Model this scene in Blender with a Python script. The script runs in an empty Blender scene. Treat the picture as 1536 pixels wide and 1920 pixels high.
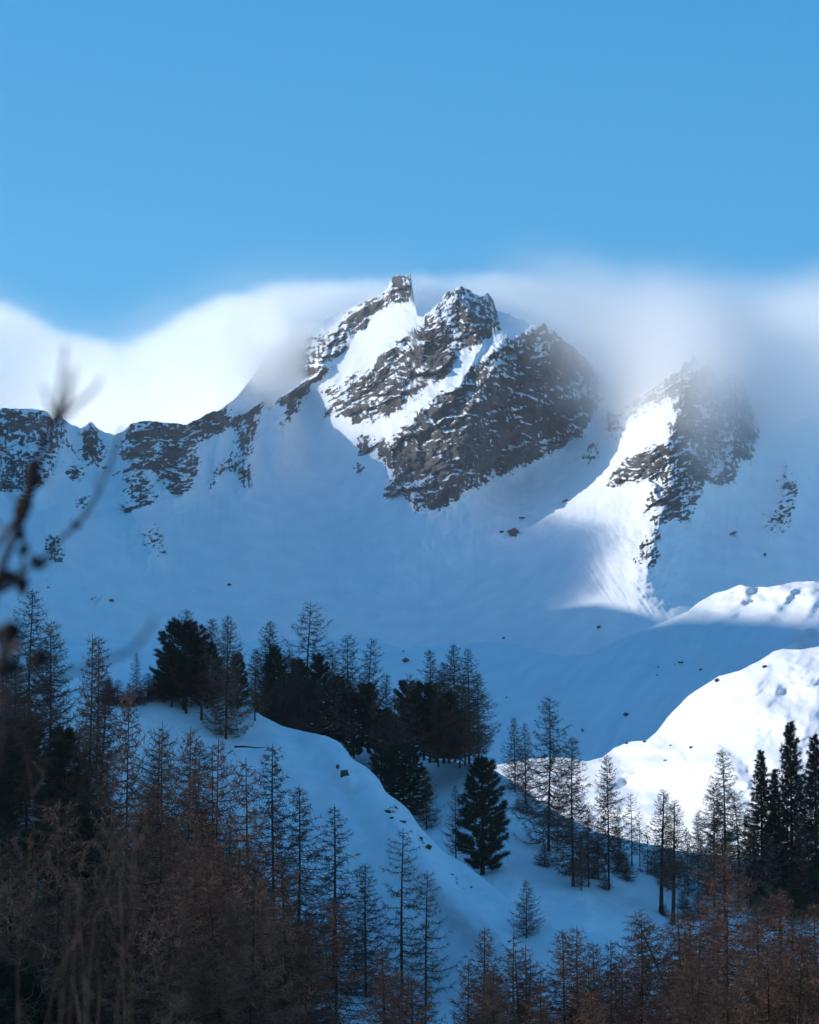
import bpy, math, random
import numpy as np
from mathutils import Vector, Matrix

R = math.radians
sc = bpy.context.scene
COL = sc.collection

# ------------------------------------------------------------------ camera
PITCH = R(8.0)
FPX = 960.0 / math.tan(R(11.0))          # focal length in photograph pixels
cd = bpy.data.cameras.new('camera')
cam = bpy.data.objects.new('camera', cd)
COL.objects.link(cam)
cam.location = (0, 0, 0)
cam.rotation_euler = (R(90) + PITCH, 0, 0)
cd.sensor_fit = 'VERTICAL'
cd.sensor_height = 36.0
cd.lens = 18.0 / math.tan(R(11.0))
cd.clip_start = 0.05
cd.clip_end = 60000
cd.dof.use_dof = True
cd.dof.focus_distance = 420.0
cd.dof.aperture_fstop = 9.0
sc.camera = cam

# ------------------------------------------------------------------ light
SUN = Vector((-0.85, 0.38, 0.38)).normalized()
sl = bpy.data.lights.new('sun', 'SUN')
sl.energy = 4.9
sl.angle = R(0.5)
sl.color = (1.0, 0.93, 0.83)
so = bpy.data.objects.new('sun', sl)
COL.objects.link(so)
so.rotation_euler = SUN.to_track_quat('Z', 'Y').to_euler()

w = bpy.data.worlds.new('World')
sc.world = w
w.use_nodes = True
nt = w.node_tree
nt.nodes.clear()
sky = nt.nodes.new('ShaderNodeTexSky')
sky.sky_type = 'NISHITA'
sky.sun_disc = False
sky.sun_elevation = math.asin(SUN.z)
sky.sun_rotation = math.atan2(SUN.x, SUN.y)
sky.altitude = 2200
sky.air_density = 1.0
sky.dust_density = 0.0
sky.ozone_density = 2.0
tint = nt.nodes.new('ShaderNodeMix')
tint.data_type = 'RGBA'
tint.blend_type = 'MULTIPLY'
tint.inputs[0].default_value = 1.0
tint.inputs[7].default_value = (0.60, 1.26, 1.36, 1)
bg = nt.nodes.new('ShaderNodeBackground')
bg.inputs['Strength'].default_value = 0.135
wo = nt.nodes.new('ShaderNodeOutputWorld')
nt.links.new(sky.outputs[0], tint.inputs[6])
tcg = nt.nodes.new('ShaderNodeTexCoord'); sxyz = nt.nodes.new('ShaderNodeSeparateXYZ')
nt.links.new(tcg.outputs['Generated'], sxyz.inputs[0])
grad = nt.nodes.new('ShaderNodeValToRGB')
ge = grad.color_ramp.elements
ge[0].position = 0.0; ge[0].color = (0.095, 0.425, 0.735, 1)
ge[1].position = 1.0; ge[1].color = (0.030, 0.160, 0.420, 1)
for pos, c in ((0.20, (0.056, 0.365, 0.705)), (0.33, (0.016, 0.290, 0.660)), (0.6, (0.022, 0.205, 0.520))):
    q = ge.new(pos); q.color = (*c, 1)
nt.links.new(sxyz.outputs[2], grad.inputs[0])
gsc = nt.nodes.new('ShaderNodeMix'); gsc.data_type = 'RGBA'; gsc.blend_type = 'MULTIPLY'; gsc.inputs[0].default_value = 1.0
gsc.inputs[7].default_value = (7.7, 7.7, 7.7, 1)
nt.links.new(grad.outputs[0], gsc.inputs[6])
smix = nt.nodes.new('ShaderNodeMix'); smix.data_type = 'RGBA'; smix.inputs[0].default_value = 0.7
nt.links.new(tint.outputs[2], smix.inputs[6]); nt.links.new(gsc.outputs[2], smix.inputs[7])
nt.links.new(smix.outputs[2], bg.inputs['Color'])
nt.links.new(bg.outputs[0], wo.inputs['Surface'])

sc.view_settings.view_transform = 'Standard'
sc.view_settings.look = 'None'
sc.view_settings.exposure = 0.0
sc.view_settings.gamma = 1.0
sc.view_settings.use_curve_mapping = False
try:
    sc.cycles.use_denoising = True
    sc.cycles.max_bounces = 18
    sc.cycles.diffuse_bounces = 3
    sc.cycles.volume_bounces = 16
    sc.cycles.volume_step_rate = 0.2
    sc.cycles.volume_max_steps = 256
    sc.cycles.caustics_reflective = False
    sc.cycles.caustics_refractive = False
except Exception as e:
    print(e)

# ------------------------------------------------------------------ view geometry of the site survey
cp, sp = math.cos(PITCH), math.sin(PITCH)


def gv(V):
    """tangent of the elevation angle of picture row V"""
    b = (960.0 - V) / FPX
    return (sp + b * cp) / (cp - b * sp)


def P(U, V, Y):
    """world point at forward distance Y seen at photograph pixel (U, V)"""
    b = (960.0 - np.asarray(V, float)) / FPX
    a = (np.asarray(U, float) - 768.0) / FPX
    t = Y / (cp - b * sp)
    return np.stack([t * a, Y + 0 * t, t * (sp + b * cp)], -1)


def tag(o, label=None, cat=None, group=None, kind=None):
    if label: o['label'] = label
    if cat: o['category'] = cat
    if group: o['group'] = group
    if kind: o['kind'] = kind
    return o


# ------------------------------------------------------------------ noise
_rng = np.random.default_rng(5)
_PERM = np.concatenate([_rng.permutation(512)] * 2)
_ANG = _rng.uniform(0, 2 * np.pi, 512)
_GX, _GY = np.cos(_ANG), np.sin(_ANG)


def perlin(x, y, seed=0):
    x = np.asarray(x, float) + seed * 17.31
    y = np.asarray(y, float) + seed * 9.77
    xi = np.floor(x).astype(int); yi = np.floor(y).astype(int)
    xf = x - xi; yf = y - yi
    u = xf * xf * xf * (xf * (xf * 6 - 15) + 10)
    v = yf * yf * yf * (yf * (yf * 6 - 15) + 10)

    def g(ix, iy, dx, dy):
        h = _PERM[_PERM[ix & 511] + (iy & 511)]
        return _GX[h] * dx + _GY[h] * dy
    n0 = g(xi, yi, xf, yf) * (1 - u) + g(xi + 1, yi, xf - 1, yf) * u
    n1 = g(xi, yi + 1, xf, yf - 1) * (1 - u) + g(xi + 1, yi + 1, xf - 1, yf - 1) * u
    return (n0 * (1 - v) + n1 * v) * 1.5


def fbm(x, y, oct=4, seed=0, gain=0.5, lac=2.03):
    s = 0; a = 1.0; tot = 0
    for k in range(oct):
        s = s + a * perlin(x, y, seed + k * 3)
        tot += a
        x = x * lac; y = y * lac; a *= gain
    return s / tot


def ridged(x, y, oct=4, seed=0, gain=0.5, lac=2.1):
    s = 0; a = 1.0; tot = 0
    for k in range(oct):
        s = s + a * (1 - 2 * np.abs(perlin(x, y, seed + k * 5)))
        tot += a
        x = x * lac; y = y * lac; a *= gain
    return s / tot


def sstep(a, b, x):
    t = np.clip((x - a) / (b - a), 0, 1)
    return t * t * (3 - 2 * t)


def inside(poly, U, V):
    poly = np.asarray(poly, float)
    lo = poly.min(0) - 1; hi = poly.max(0) + 1
    m = (U > lo[0]) & (U < hi[0]) & (V > lo[1]) & (V < hi[1])
    out = np.zeros(U.shape, bool)
    if not m.any():
        return out
    u = U[m]; v = V[m]
    c = np.zeros(u.shape, bool)
    j = len(poly) - 1
    for i in range(len(poly)):
        xi, yi = poly[i]; xj, yj = poly[j]
        if yi != yj:
            cr = ((yi > v) != (yj > v)) & (u < (xj - xi) * (v - yi) / (yj - yi) + xi)
            c ^= cr
        j = i
    out[m] = c
    return out


def seg_dist(pts, U, V):
    """distance to a polyline, and the signed side (positive: to the right of its direction)"""
    best = np.full(U.shape, 1e9); side = np.zeros(U.shape); along = np.zeros(U.shape)
    n = len(pts) - 1
    for i in range(n):
        ax, ay = pts[i]; bx, by = pts[i + 1]
        dx, dy = bx - ax, by - ay
        L2 = dx * dx + dy * dy
        t = np.clip(((U - ax) * dx + (V - ay) * dy) / L2, 0, 1)
        ex = U - (ax + t * dx); ey = V - (ay + t * dy)
        d = np.hypot(ex, ey)
        m = d < best
        best = np.where(m, d, best)
        side = np.where(m, (dx * ey - dy * ex) / (math.sqrt(L2) * np.maximum(d, 1e-6)), side)
        along = np.where(m, (i + t) / n, along)
    return best, side, along


def blur(a, ru, rv):
    """separable box blur of a grid [row, col], twice"""
    def box(x, r, ax):
        if r < 1: return x
        pad = [(0, 0), (0, 0)]; pad[ax] = (r + 1, r)
        c = np.cumsum(np.pad(x, pad, mode='edge'), axis=ax)
        n = x.shape[ax]
        hi = np.take(c, np.arange(n) + 2 * r + 1, axis=ax)
        lo = np.take(c, np.arange(n), axis=ax)
        return (hi - lo) / (2 * r + 1)
    for _ in range(2):
        a = box(box(a, ru, 1), rv, 0)
    return a


def interp(pts, x):
    pts = np.asarray(pts, float)
    return np.interp(x, pts[:, 0], pts[:, 1])


# ------------------------------------------------------------------ materials
def new_mat(name):
    m = bpy.data.materials.new(name)
    m.use_nodes = True
    n = m.node_tree.nodes; n.clear()
    return m, n, m.node_tree.links


def simple_mat(name, color, rough=0.8, var=0.0, scale=3.0, color2=None):
    m, n, l = new_mat(name)
    o = n.new('ShaderNodeOutputMaterial'); b = n.new('ShaderNodeBsdfPrincipled')
    b.inputs['Roughness'].default_value = rough
    b.inputs['Specular IOR Level'].default_value = 0.2
    l.new(b.outputs[0], o.inputs[0])
    if color2 is None:
        b.inputs['Base Color'].default_value = (*color, 1)
    else:
        g = n.new('ShaderNodeNewGeometry'); t = n.new('ShaderNodeTexNoise')
        t.inputs['Scale'].default_value = scale; t.inputs['Detail'].default_value = 4
        oi = n.new('ShaderNodeObjectInfo')
        l.new(g.outputs['Position'], t.inputs['Vector'])
        mx = n.new('ShaderNodeMix'); mx.data_type = 'RGBA'
        mr = n.new('ShaderNodeMapRange')
        mr.inputs[1].default_value = 0.35; mr.inputs[2].default_value = 0.65
        l.new(t.outputs[0], mr.inputs[0]); l.new(mr.outputs[0], mx.inputs[0])
        mx.inputs[6].default_value = (*color, 1); mx.inputs[7].default_value = (*color2, 1)
        hs = n.new('ShaderNodeHueSaturation')
        m2 = n.new('ShaderNodeMapRange'); m2.inputs[3].default_value = 1 - var; m2.inputs[4].default_value = 1 + var
        l.new(oi.outputs['Random'], m2.inputs[0]); l.new(m2.outputs[0], hs.inputs['Value'])
        l.new(mx.outputs[2], hs.inputs['Color'])
        l.new(hs.outputs[0], b.inputs['Base Color'])
    return m


def terrain_mat(name, grain, rock_scale, bump_d, snow_col=(0.86, 0.88, 0.91), rc=((0.105, 0.099, 0.097), (0.20, 0.188, 0.178), (0.058, 0.057, 0.060))):
    """snow with rock showing where the mesh attribute 'rock' says so"""
    m, n, l = new_mat(name)
    o = n.new('ShaderNodeOutputMaterial')
    geo = n.new('ShaderNodeNewGeometry')
    at = n.new('ShaderNodeAttribute'); at.attribute_name = 'rock'
    nz = n.new('ShaderNodeTexNoise'); nz.inputs['Scale'].default_value = rock_scale * 2.6; nz.inputs['Detail'].default_value = 6
    nz.inputs['Roughness'].default_value = 0.7
    l.new(geo.outputs['Position'], nz.inputs['Vector'])
    mp = n.new('ShaderNodeMapping'); mp.inputs['Scale'].default_value = (rock_scale * 2.2, rock_scale * 2.2, rock_scale * 0.38)
    l.new(geo.outputs['Position'], mp.inputs['Vector'])
    ng = n.new('ShaderNodeTexNoise'); ng.inputs['Scale'].default_value = 1.0; ng.inputs['Detail'].default_value = 4
    ng.inputs['Roughness'].default_value = 0.6
    l.new(mp.outputs[0], ng.inputs['Vector'])
    sx = n.new('ShaderNodeSeparateXYZ'); l.new(geo.outputs['Normal'], sx.inputs[0])

    def mth(op, a, b, c=None):
        q = n.new('ShaderNodeMath'); q.operation = op
        for i, v in enumerate((a, b, c)):
            if v is None: continue
            if isinstance(v, (int, float)): q.inputs[i].default_value = v
            else: l.new(v, q.inputs[i])
        return q.outputs[0]
    # attribute + fine noise - flatness: snow keeps to the ledges
    v = mth('MULTIPLY_ADD', nz.outputs[0], 0.9, at.outputs['Fac'])
    v = mth('MULTIPLY_ADD', ng.outputs[0], 1.1, v)
    v = mth('MULTIPLY_ADD', sx.outputs[2], -0.55, v)
    zero = mth('GREATER_THAN', at.outputs['Fac'], 0.012)
    th = n.new('ShaderNodeMapRange'); th.inputs[1].default_value = 1.12; th.inputs[2].default_value = 1.42
    l.new(mth('MULTIPLY', v, zero), th.inputs[0])
    # rock colour
    n2 = n.new('ShaderNodeTexNoise'); n2.inputs['Scale'].default_value = rock_scale * 0.22; n2.inputs['Detail'].default_value = 8
    n2.inputs['Roughness'].default_value = 0.7
    l.new(geo.outputs['Position'], n2.inputs['Vector'])
    cr = n.new('ShaderNodeValToRGB')
    e = cr.color_ramp.elements
    e[0].position = 0.36; e[0].color = (*rc[2], 1)
    e[1].position = 0.66; e[1].color = (*rc[1], 1)
    k = e.new(0.5); k.color = (*rc[0], 1)
    l.new(n2.outputs[0], cr.inputs[0])
    # snow
    s1 = n.new('ShaderNodeTexNoise'); s1.inputs['Scale'].default_value = grain; s1.inputs['Detail'].default_value = 8
    s1.inputs['Roughness'].default_value = 0.6
    l.new(geo.outputs['Position'], s1.inputs['Vector'])
    sb = n.new('ShaderNodeBump'); sb.inputs['Strength'].default_value = 0.6; sb.inputs['Distance'].default_value = bump_d
    l.new(s1.outputs[0], sb.inputs['Height'])
    rb = n.new('ShaderNodeBump'); rb.inputs['Strength'].default_value = 0.9; rb.inputs['Distance'].default_value = bump_d * 3
    l.new(nz.outputs[0], rb.inputs['Height'])
    sn = n.new('ShaderNodeBsdfPrincipled')
    mq = n.new('ShaderNodeMapping'); mq.inputs['Scale'].default_value = (grain * 0.9, grain * 0.9, grain * 0.22)
    l.new(geo.outputs['Position'], mq.inputs['Vector'])
    sw = n.new('ShaderNodeTexNoise'); sw.inputs['Scale'].default_value = 1.0; sw.inputs['Detail'].default_value = 5
    l.new(mq.outputs[0], sw.inputs['Vector'])
    sc_ = n.new('ShaderNodeValToRGB')
    sc_.color_ramp.elements[0].position = 0.32; sc_.color_ramp.elements[0].color = (snow_col[0] - 0.09, snow_col[1] - 0.08, snow_col[2] - 0.06, 1)
    sc_.color_ramp.elements[1].position = 0.66; sc_.color_ramp.elements[1].color = (*snow_col, 1)
    l.new(sw.outputs[0], sc_.inputs[0]); l.new(sc_.outputs[0], sn.inputs['Base Color'])
    sn.inputs['Roughness'].default_value = 0.7
    sn.inputs['Specular IOR Level'].default_value = 0.15
    l.new(sb.outputs[0], sn.inputs['Normal'])
    rk = n.new('ShaderNodeBsdfPrincipled'); rk.inputs['Roughness'].default_value = 0.9
    rk.inputs['Specular IOR Level'].default_value = 0.15
    l.new(cr.outputs[0], rk.inputs['Base Color']); l.new(rb.outputs[0], rk.inputs['Normal'])
    mx = n.new('ShaderNodeMixShader')
    l.new(th.outputs[0], mx.inputs[0]); l.new(sn.outputs[0], mx.inputs[1]); l.new(rk.outputs[0], mx.inputs[2])
    l.new(mx.outputs[0], o.inputs[0])
    return m


M_MOUNT = terrain_mat('mountain_snow_and_rock', 0.05, 0.16, 2.0)
M_HILL = terrain_mat('hill_snow', 0.09, 0.5, 0.5)
M_NEAR = terrain_mat('near_snow', 0.7, 2.0, 0.08)
M_ROCK = simple_mat('boulder_rock', (0.05, 0.047, 0.045), 0.9, 0.1, 0.4, (0.11, 0.10, 0.09))
M_BARK = simple_mat('larch_bark', (0.035, 0.022, 0.016), 0.95, 0.2, 2.0, (0.09, 0.052, 0.035))
M_TWIG = simple_mat('larch_twigs', (0.095, 0.048, 0.031), 0.9, 0.35, 0.35, (0.195, 0.100, 0.063))
M_PBARK = simple_mat('pine_bark', (0.03, 0.022, 0.018), 0.95, 0.2, 2.0, (0.06, 0.045, 0.035))
M_NEEDLE = simple_mat('pine_needles', (0.017, 0.029, 0.016), 0.8, 0.25, 0.6, (0.036, 0.056, 0.028))
M_CLUMP = simple_mat('snow_clump', (0.8, 0.83, 0.87), 0.7)
M_SHRUB = simple_mat('shrub_stems', (0.012, 0.007, 0.005), 0.85, 0.4, 5.0, (0.075, 0.034, 0.014))
M_DARKSTEM = simple_mat('dark_stems', (0.010, 0.007, 0.006), 0.9, 0.2, 8.0, (0.024, 0.015, 0.012))
M_BUD = simple_mat('dry_buds', (0.009, 0.005, 0.005), 0.95, 0.2, 30.0, (0.018, 0.010, 0.009))


# ------------------------------------------------------------------ terrain sheets
def grid_mesh(name, XYZ, mat, rock=None, kind='structure', label=None, cat=None, smooth=True):
    nr, nc, _ = XYZ.shape
    me = bpy.data.meshes.new(name)
    idx = np.arange(nr * nc).reshape(nr, nc)
    q = np.stack([idx[:-1, :-1], idx[1:, :-1], idx[1:, 1:], idx[:-1, 1:]], -1).reshape(-1, 4)
    me.vertices.add(nr * nc)
    me.vertices.foreach_set('co', XYZ.reshape(-1).astype(np.float32))
    me.loops.add(len(q) * 4)
    me.loops.foreach_set('vertex_index', q.reshape(-1).astype(np.int32))
    me.polygons.add(len(q))
    me.polygons.foreach_set('loop_start', np.arange(0, len(q) * 4, 4, dtype=np.int32))
    me.polygons.foreach_set('use_smooth', np.full(len(q), smooth))
    me.update(calc_edges=True)
    if rock is not None:
        a = me.attributes.new('rock', 'FLOAT', 'POINT')
        a.data.foreach_set('value', rock.reshape(-1).astype(np.float32))
    me.materials.append(mat)
    o = bpy.data.objects.new(name, me)
    COL.objects.link(o)
    o['kind'] = kind
    if label: o['label'] = label
    if cat: o['category'] = cat
    return o


class Sheet:
    """a slope surveyed from the camera: columns U, rows V (top to bottom), forward distance Y"""
    def __init__(s, U, V, Y):
        s.U, s.V, s.Y = U, V, Y

    def col(s, u):
        return int(np.clip(np.searchsorted(s.U, u), 0, len(s.U) - 1))

    def at(s, u, v):
        c = s.col(u)
        return float(np.interp(v, s.V[:, c], s.Y[:, c]))

    def v_of_y(s, u, y):
        c = s.col(u)
        return float(np.interp(-y, -s.Y[:, c], s.V[:, c]))

    def point(s, u, v):
        return Vector(P(u, v, s.at(u, v)))


def climb(Vg, S, Y0):
    """integrate the distance upwards from the bottom row, given the slope (tangent) field"""
    nr, nc = Vg.shape
    g = gv(Vg)
    Y = np.zeros_like(Vg); Y[-1] = Y0
    for r in range(nr - 2, -1, -1):
        den = np.maximum(0.5 * (S[r] + S[r + 1]) - g[r], 0.06)
        Y[r] = Y[r + 1] + Y[r + 1] * (g[r] - g[r + 1]) / den
    return Y


def smooth_sheet(u, Vg, slope_fn, Y0, ru=8, rv=3):
    """integrate slope_fn(U, V) on a regular grid, smooth it, sample it at the sheet's own rows"""
    rows = np.arange(Vg.min() - 10, Vg.max() + 1, 3.0)
    rows[-1] = Vg.max()
    A, B = np.meshgrid(u, rows)
    Y = blur(climb(B, blur(slope_fn(A, B), ru, rv), Y0), ru, rv)
    return np.stack([np.interp(Vg[:, c], rows, Y[:, c]) for c in range(len(u))], 1)


def with_back(XYZ, rock, depth, drop, n=6):
    """carry a sheet over its crest and down the far side"""
    top = XYZ[0]
    rows = []; rr = []
    for k in range(n, 0, -1):
        f = (k / n) ** 1.6
        r = top.copy()
        r[:, 1] += depth * f
        r[:, 0] *= 1 + depth * f / np.maximum(top[:, 1], 50)
        r[:, 2] -= drop * f ** 1.3
        rows.append(r); rr.append(rock[0] * 0)
    return np.concatenate([np.array(rows), XYZ], 0), np.concatenate([np.array(rr), rock], 0)


# ---- the main mountain
CREST = [(-320, 740), (-200, 770), (-100, 755), (0, 765), (60, 765), (88, 772), (100, 786), (112, 776), (126, 790), (150, 803), (172, 790), (186, 806), (215, 815), (232, 808), (245, 794), (273, 788), (300, 792), (350, 797), (391, 775), (414, 766), (430, 756), (446, 742), (470, 712), (491, 684), (520, 648), (545, 618), (575, 602), (600, 606), (622, 596), (641, 582), (665, 573), (690, 563), (712, 551), (728, 541), (734, 521), (748, 517), (771, 515), (775, 553), (782, 590), (792, 596), (806, 584), (828, 562), (842, 546), (850, 548), (862, 536), (872, 540), (888, 552), (902, 556), (915, 549), (924, 560), (931, 583), (950, 590), (972, 597), (990, 607), (1012, 612), (1022, 604), (1030, 622), (1052, 630), (1056, 640), (1075, 650), (1100, 676), (1130, 705), (1160, 735), (1190, 745), (1230, 722), (1256, 705), (1275, 690), (1298, 676), (1301, 664), (1308, 680), (1330, 684), (1340, 700), (1352, 716), (1366, 703), (1376, 698), (1390, 712), (1402, 735), (1416, 775), (1430, 800), (1455, 815), (1490, 795), (1536, 775), (1650, 740), (1860, 690)]
LEFT = [(-320, 740), (-200, 770), (-100, 755), (0, 765), (60, 765), (88, 772), (100, 786), (112, 776), (126, 790), (150, 803), (172, 790), (186, 806), (215, 815), (232, 808), (245, 794), (273, 788), (300, 792), (350, 797), (391, 775), (422, 774), (440, 776), (470, 765), (480, 757), (492, 752), (505, 768), (523, 745), (545, 733), (566, 716), (580, 712), (592, 706), (604, 690)]

ROCKS = [  # polygon, share of rock showing, strata: 0 ledges, 1 gullies, 2 both
    ([(728, 545), (736, 515), (771, 510), (774, 556), (748, 568), (720, 570)], .92, 1),
    ([(719, 545), (692, 560), (646, 580), (641, 608), (662, 630), (682, 617), (692, 589), (719, 576)], .72, 2),
    ([(641, 600), (623, 620), (582, 630), (550, 655), (537, 680), (578, 708), (600, 708), (628, 680), (651, 653), (648, 626)], .62, 2),
    ([(446, 660), (491, 645), (482, 685), (446, 735), (430, 762)], .42, 2),
    ([(842, 546), (865, 532), (888, 548), (915, 545), (929, 575), (934, 617), (915, 630), (883, 660), (856, 664), (833, 637), (801, 623), (787, 612), (806, 580)], .60, 1),
    ([(880, 590), (915, 545), (934, 575), (938, 617), (915, 632), (890, 655), (862, 650), (866, 620)], .80, 1),
    ([(787, 612), (801, 621), (833, 637), (856, 667), (851, 685), (837, 706), (810, 717), (787, 726), (765, 749), (737, 772), (714, 790), (692, 781), (664, 799), (655, 781), (638, 778), (655, 750), (660, 725), (690, 700), (719, 662), (755, 635)], .86, 0),
    ([(660, 700), (690, 690), (680, 730), (655, 750), (640, 778), (605, 790), (619, 763), (605, 740), (655, 708)], .50, 0),
    ([(669, 817), (696, 817), (692, 845), (673, 854)], .6, 2),
    ([(660, 867), (682, 867), (678, 890), (660, 895)], .6, 2),
    ([(942, 630), (919, 662), (888, 685), (856, 722), (810, 749), (783, 772), (765, 794), (737, 817), (710, 831), (705, 849), (719, 867), (737, 886), (719, 917), (714, 927), (728, 936), (755, 927), (778, 958), (810, 954), (837, 945), (878, 917), (910, 908), (938, 890), (960, 881), (983, 863), (1038, 849), (1061, 831), (1100, 799), (1130, 750), (1125, 700), (1075, 645), (1051, 628), (1024, 600), (988, 617), (965, 635)], .82, 1),
    ([(900, 690), (1000, 640), (1080, 660), (1130, 740), (1090, 800), (1000, 850), (930, 880), (900, 800)], .79, 1),
    ([(765, 794), (830, 745), (880, 720), (890, 760), (860, 830), (850, 890), (800, 930), (760, 900), (740, 860), (740, 820)], .90, 0),
    ([(1299, 660), (1334, 680), (1350, 712), (1373, 693), (1397, 723), (1420, 781), (1424, 812), (1409, 844), (1413, 855), (1389, 859), (1385, 898), (1350, 910), (1327, 898), (1315, 922), (1303, 957), (1288, 980), (1260, 969), (1241, 980), (1233, 1023), (1233, 1051), (1225, 1062), (1206, 1055), (1202, 1039), (1217, 988), (1209, 949), (1225, 898), (1248, 871), (1256, 828), (1248, 797), (1272, 789), (1256, 754), (1240, 720), (1270, 680)], .70, 1),
    ([(1200, 1025), (1215, 1000), (1240, 1030), (1234, 1058), (1206, 1058), (1182, 1052)], .75, 1),
    ([(1135, 910), (1147, 883), (1178, 859), (1209, 844), (1241, 832), (1256, 828), (1248, 871), (1233, 887), (1209, 898), (1178, 910), (1155, 916)], .88, 0),
    ([(1139, 781), (1155, 770), (1202, 742), (1241, 719), (1272, 719), (1260, 750), (1225, 770), (1186, 781), (1170, 812), (1151, 828), (1137, 809)], .55, 2),
    ([(1471, 867), (1487, 887), (1498, 934), (1487, 969), (1459, 1008), (1440, 992), (1424, 973), (1444, 949), (1463, 930), (1463, 902)], .52, 2),
    ([(1077, 863), (1096, 844), (1120, 824), (1116, 859), (1088, 875)], .42, 2),
    ([(0, 760), (31, 758), (62, 765), (90, 778), (105, 770), (125, 788), (129, 829), (109, 852), (98, 880), (78, 903), (39, 919), (-20, 925), (-120, 900), (-200, 880), (-200, 760)], .62, 1),
    ([(152, 796), (172, 788), (191, 821), (191, 849), (176, 860), (156, 837)], .85, 1),
    ([(121, 876), (145, 872), (160, 888), (141, 909)], .8, 2),
    ([(129, 833), (164, 845), (176, 872), (156, 880)], .45, 2),
    ([(227, 821), (242, 790), (273, 786), (313, 788), (352, 794), (391, 770), (422, 770), (430, 794), (414, 813), (375, 829), (373, 876), (367, 903), (344, 927), (313, 915), (289, 884), (250, 884), (230, 892), (238, 864), (223, 849)], .74, 2),
    ([(227, 888), (273, 888), (301, 915), (301, 942), (266, 950), (234, 966), (223, 974), (230, 931)], .54, 2),
    ([(266, 989), (305, 977), (313, 1028), (309, 1060), (289, 1032), (266, 1024)], .46, 2),
    ([(434, 778), (480, 774), (479, 813), (469, 864), (473, 915), (449, 919), (449, 884), (422, 884), (391, 919), (387, 915), (410, 868), (441, 837)], .55, 1),
    ([(477, 757), (492, 750), (492, 774), (480, 778)], .9, 2),
    ([(523, 743), (566, 714), (570, 727), (559, 767), (543, 786), (527, 770)], .74, 2),
    ([(529, 782), (539, 782), (535, 829), (529, 833)], .6, 1),
    ([(137, 938), (164, 927), (172, 938), (156, 966)], .5, 2),
    ([(191, 880), (227, 872), (230, 888), (199, 895)], .55, 2),
    ([(20, 940), (45, 915), (60, 930), (40, 960)], .5, 2),
    ([(84, 1005), (109, 1001), (129, 1052), (105, 1056), (86, 1044)], .48, 2),
    ([(70, 1080), (100, 1085), (98, 1118), (80, 1116)], .36, 2),
    ([(165, 1108), (200, 1112), (199, 1136), (168, 1132)], .34, 2),
    ([(955, 990), (975, 990), (975, 1006), (952, 1006)], .7, 2),
]
# ridge lines standing out towards the camera: points, width left, width right, height (m), sharpness
RIDGES = [
    ([(862, 540), (880, 600), (905, 650), (880, 690), (858, 730), (830, 760)], 290, 120, 84),
    ([(945, 640), (912, 720), (884, 790), (868, 850), (838, 905), (800, 960)], 200, 190, 92),
    ([(1022, 610), (1010, 700), (1000, 780), (985, 860)], 60, 70, 20),
    ([(1060, 640), (1075, 720), (1080, 800)], 50, 60, 16),
    ([(930, 590), (925, 640), (905, 660)], 22, 26, 12),
    ([(772, 520), (722, 562), (655, 595), (640, 640), (590, 705), (548, 740), (536, 800), (530, 840)], 60, 46, 26),
    ([(1300, 668), (1282, 760), (1252, 835), (1262, 900), (1235, 980), (1215, 1060)], 120, 90, 60),
    ([(1374, 700), (1392, 790), (1370, 880)], 50, 40, 26),
    ([(1252, 830), (1205, 868), (1150, 905)], 30, 26, 14),
    ([(1475, 860), (1490, 930), (1455, 1005)], 45, 45, 12),
    ([(60, 765), (92, 830), (70, 915)], 50, 50, 26),
    ([(116, 778), (118, 830), (104, 890)], 26, 30, 18),
    ([(172, 790), (180, 830), (186, 856)], 30, 26, 22),
    ([(262, 790), (252, 860), (240, 940), (285, 1040)], 45, 45, 24),
    ([(330, 796), (345, 860), (335, 915)], 46, 50, 26),
    ([(400, 772), (415, 800), (400, 900)], 26, 30, 10),
    ([(466, 768), (462, 850), (460, 915)], 26, 30, 16),
    ([(548, 732), (540, 790), (532, 850)], 30, 30, 14),
    ([(918, 972), (945, 962), (975, 960), (1000, 968)], 16, 12, 9),
    ([(1012, 1000), (1030, 975), (1060, 978), (1100, 985), (1140, 1000)], 14, 40, 7),
    ([(1180, 1055), (1192, 985), (1215, 920)], 70, 20, 12),
    ([(96, 1000), (120, 1060), (200, 1140), (290, 1215)], 60, 60, 9),
]

DU = 2.5
mu = np.arange(-300, 1842, DU)
NR = 520
crest = interp(CREST, mu)
rocky = sstep(770, 800, mu) * sstep(1150, 1090, mu) + sstep(1225, 1260, mu) * sstep(1440, 1400, mu)
crest = crest + 5.0 * fbm(mu / 26, mu * 0, 4, 3, 0.65) * np.where((mu < 430) | (mu > 600), 1, 0.6) - rocky * 9.0 * np.maximum(0, fbm(mu / 11, mu * 0, 4, 6, 0.7)) ** 1.0 * 1.4
tt = np.linspace(0, 1, NR)[:, None]
csm = np.convolve(np.pad(crest, 24, mode='edge'), np.hanning(51)[1:-1] / np.hanning(51).sum(), 'valid')
_d = tt * (1335 - csm[None, :])
MV = csm[None, :] + _d + np.clip(crest - csm, -70, 55)[None, :] * np.exp(-_d / 62.0)
crest = MV[0].copy()
MU = np.repeat(mu[None, :], NR, 0)
left = interp(LEFT, mu)
left = np.where(mu < 425, crest, left + 4 * fbm(mu / 20, mu * 0, 3, 8, 0.6))
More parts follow.
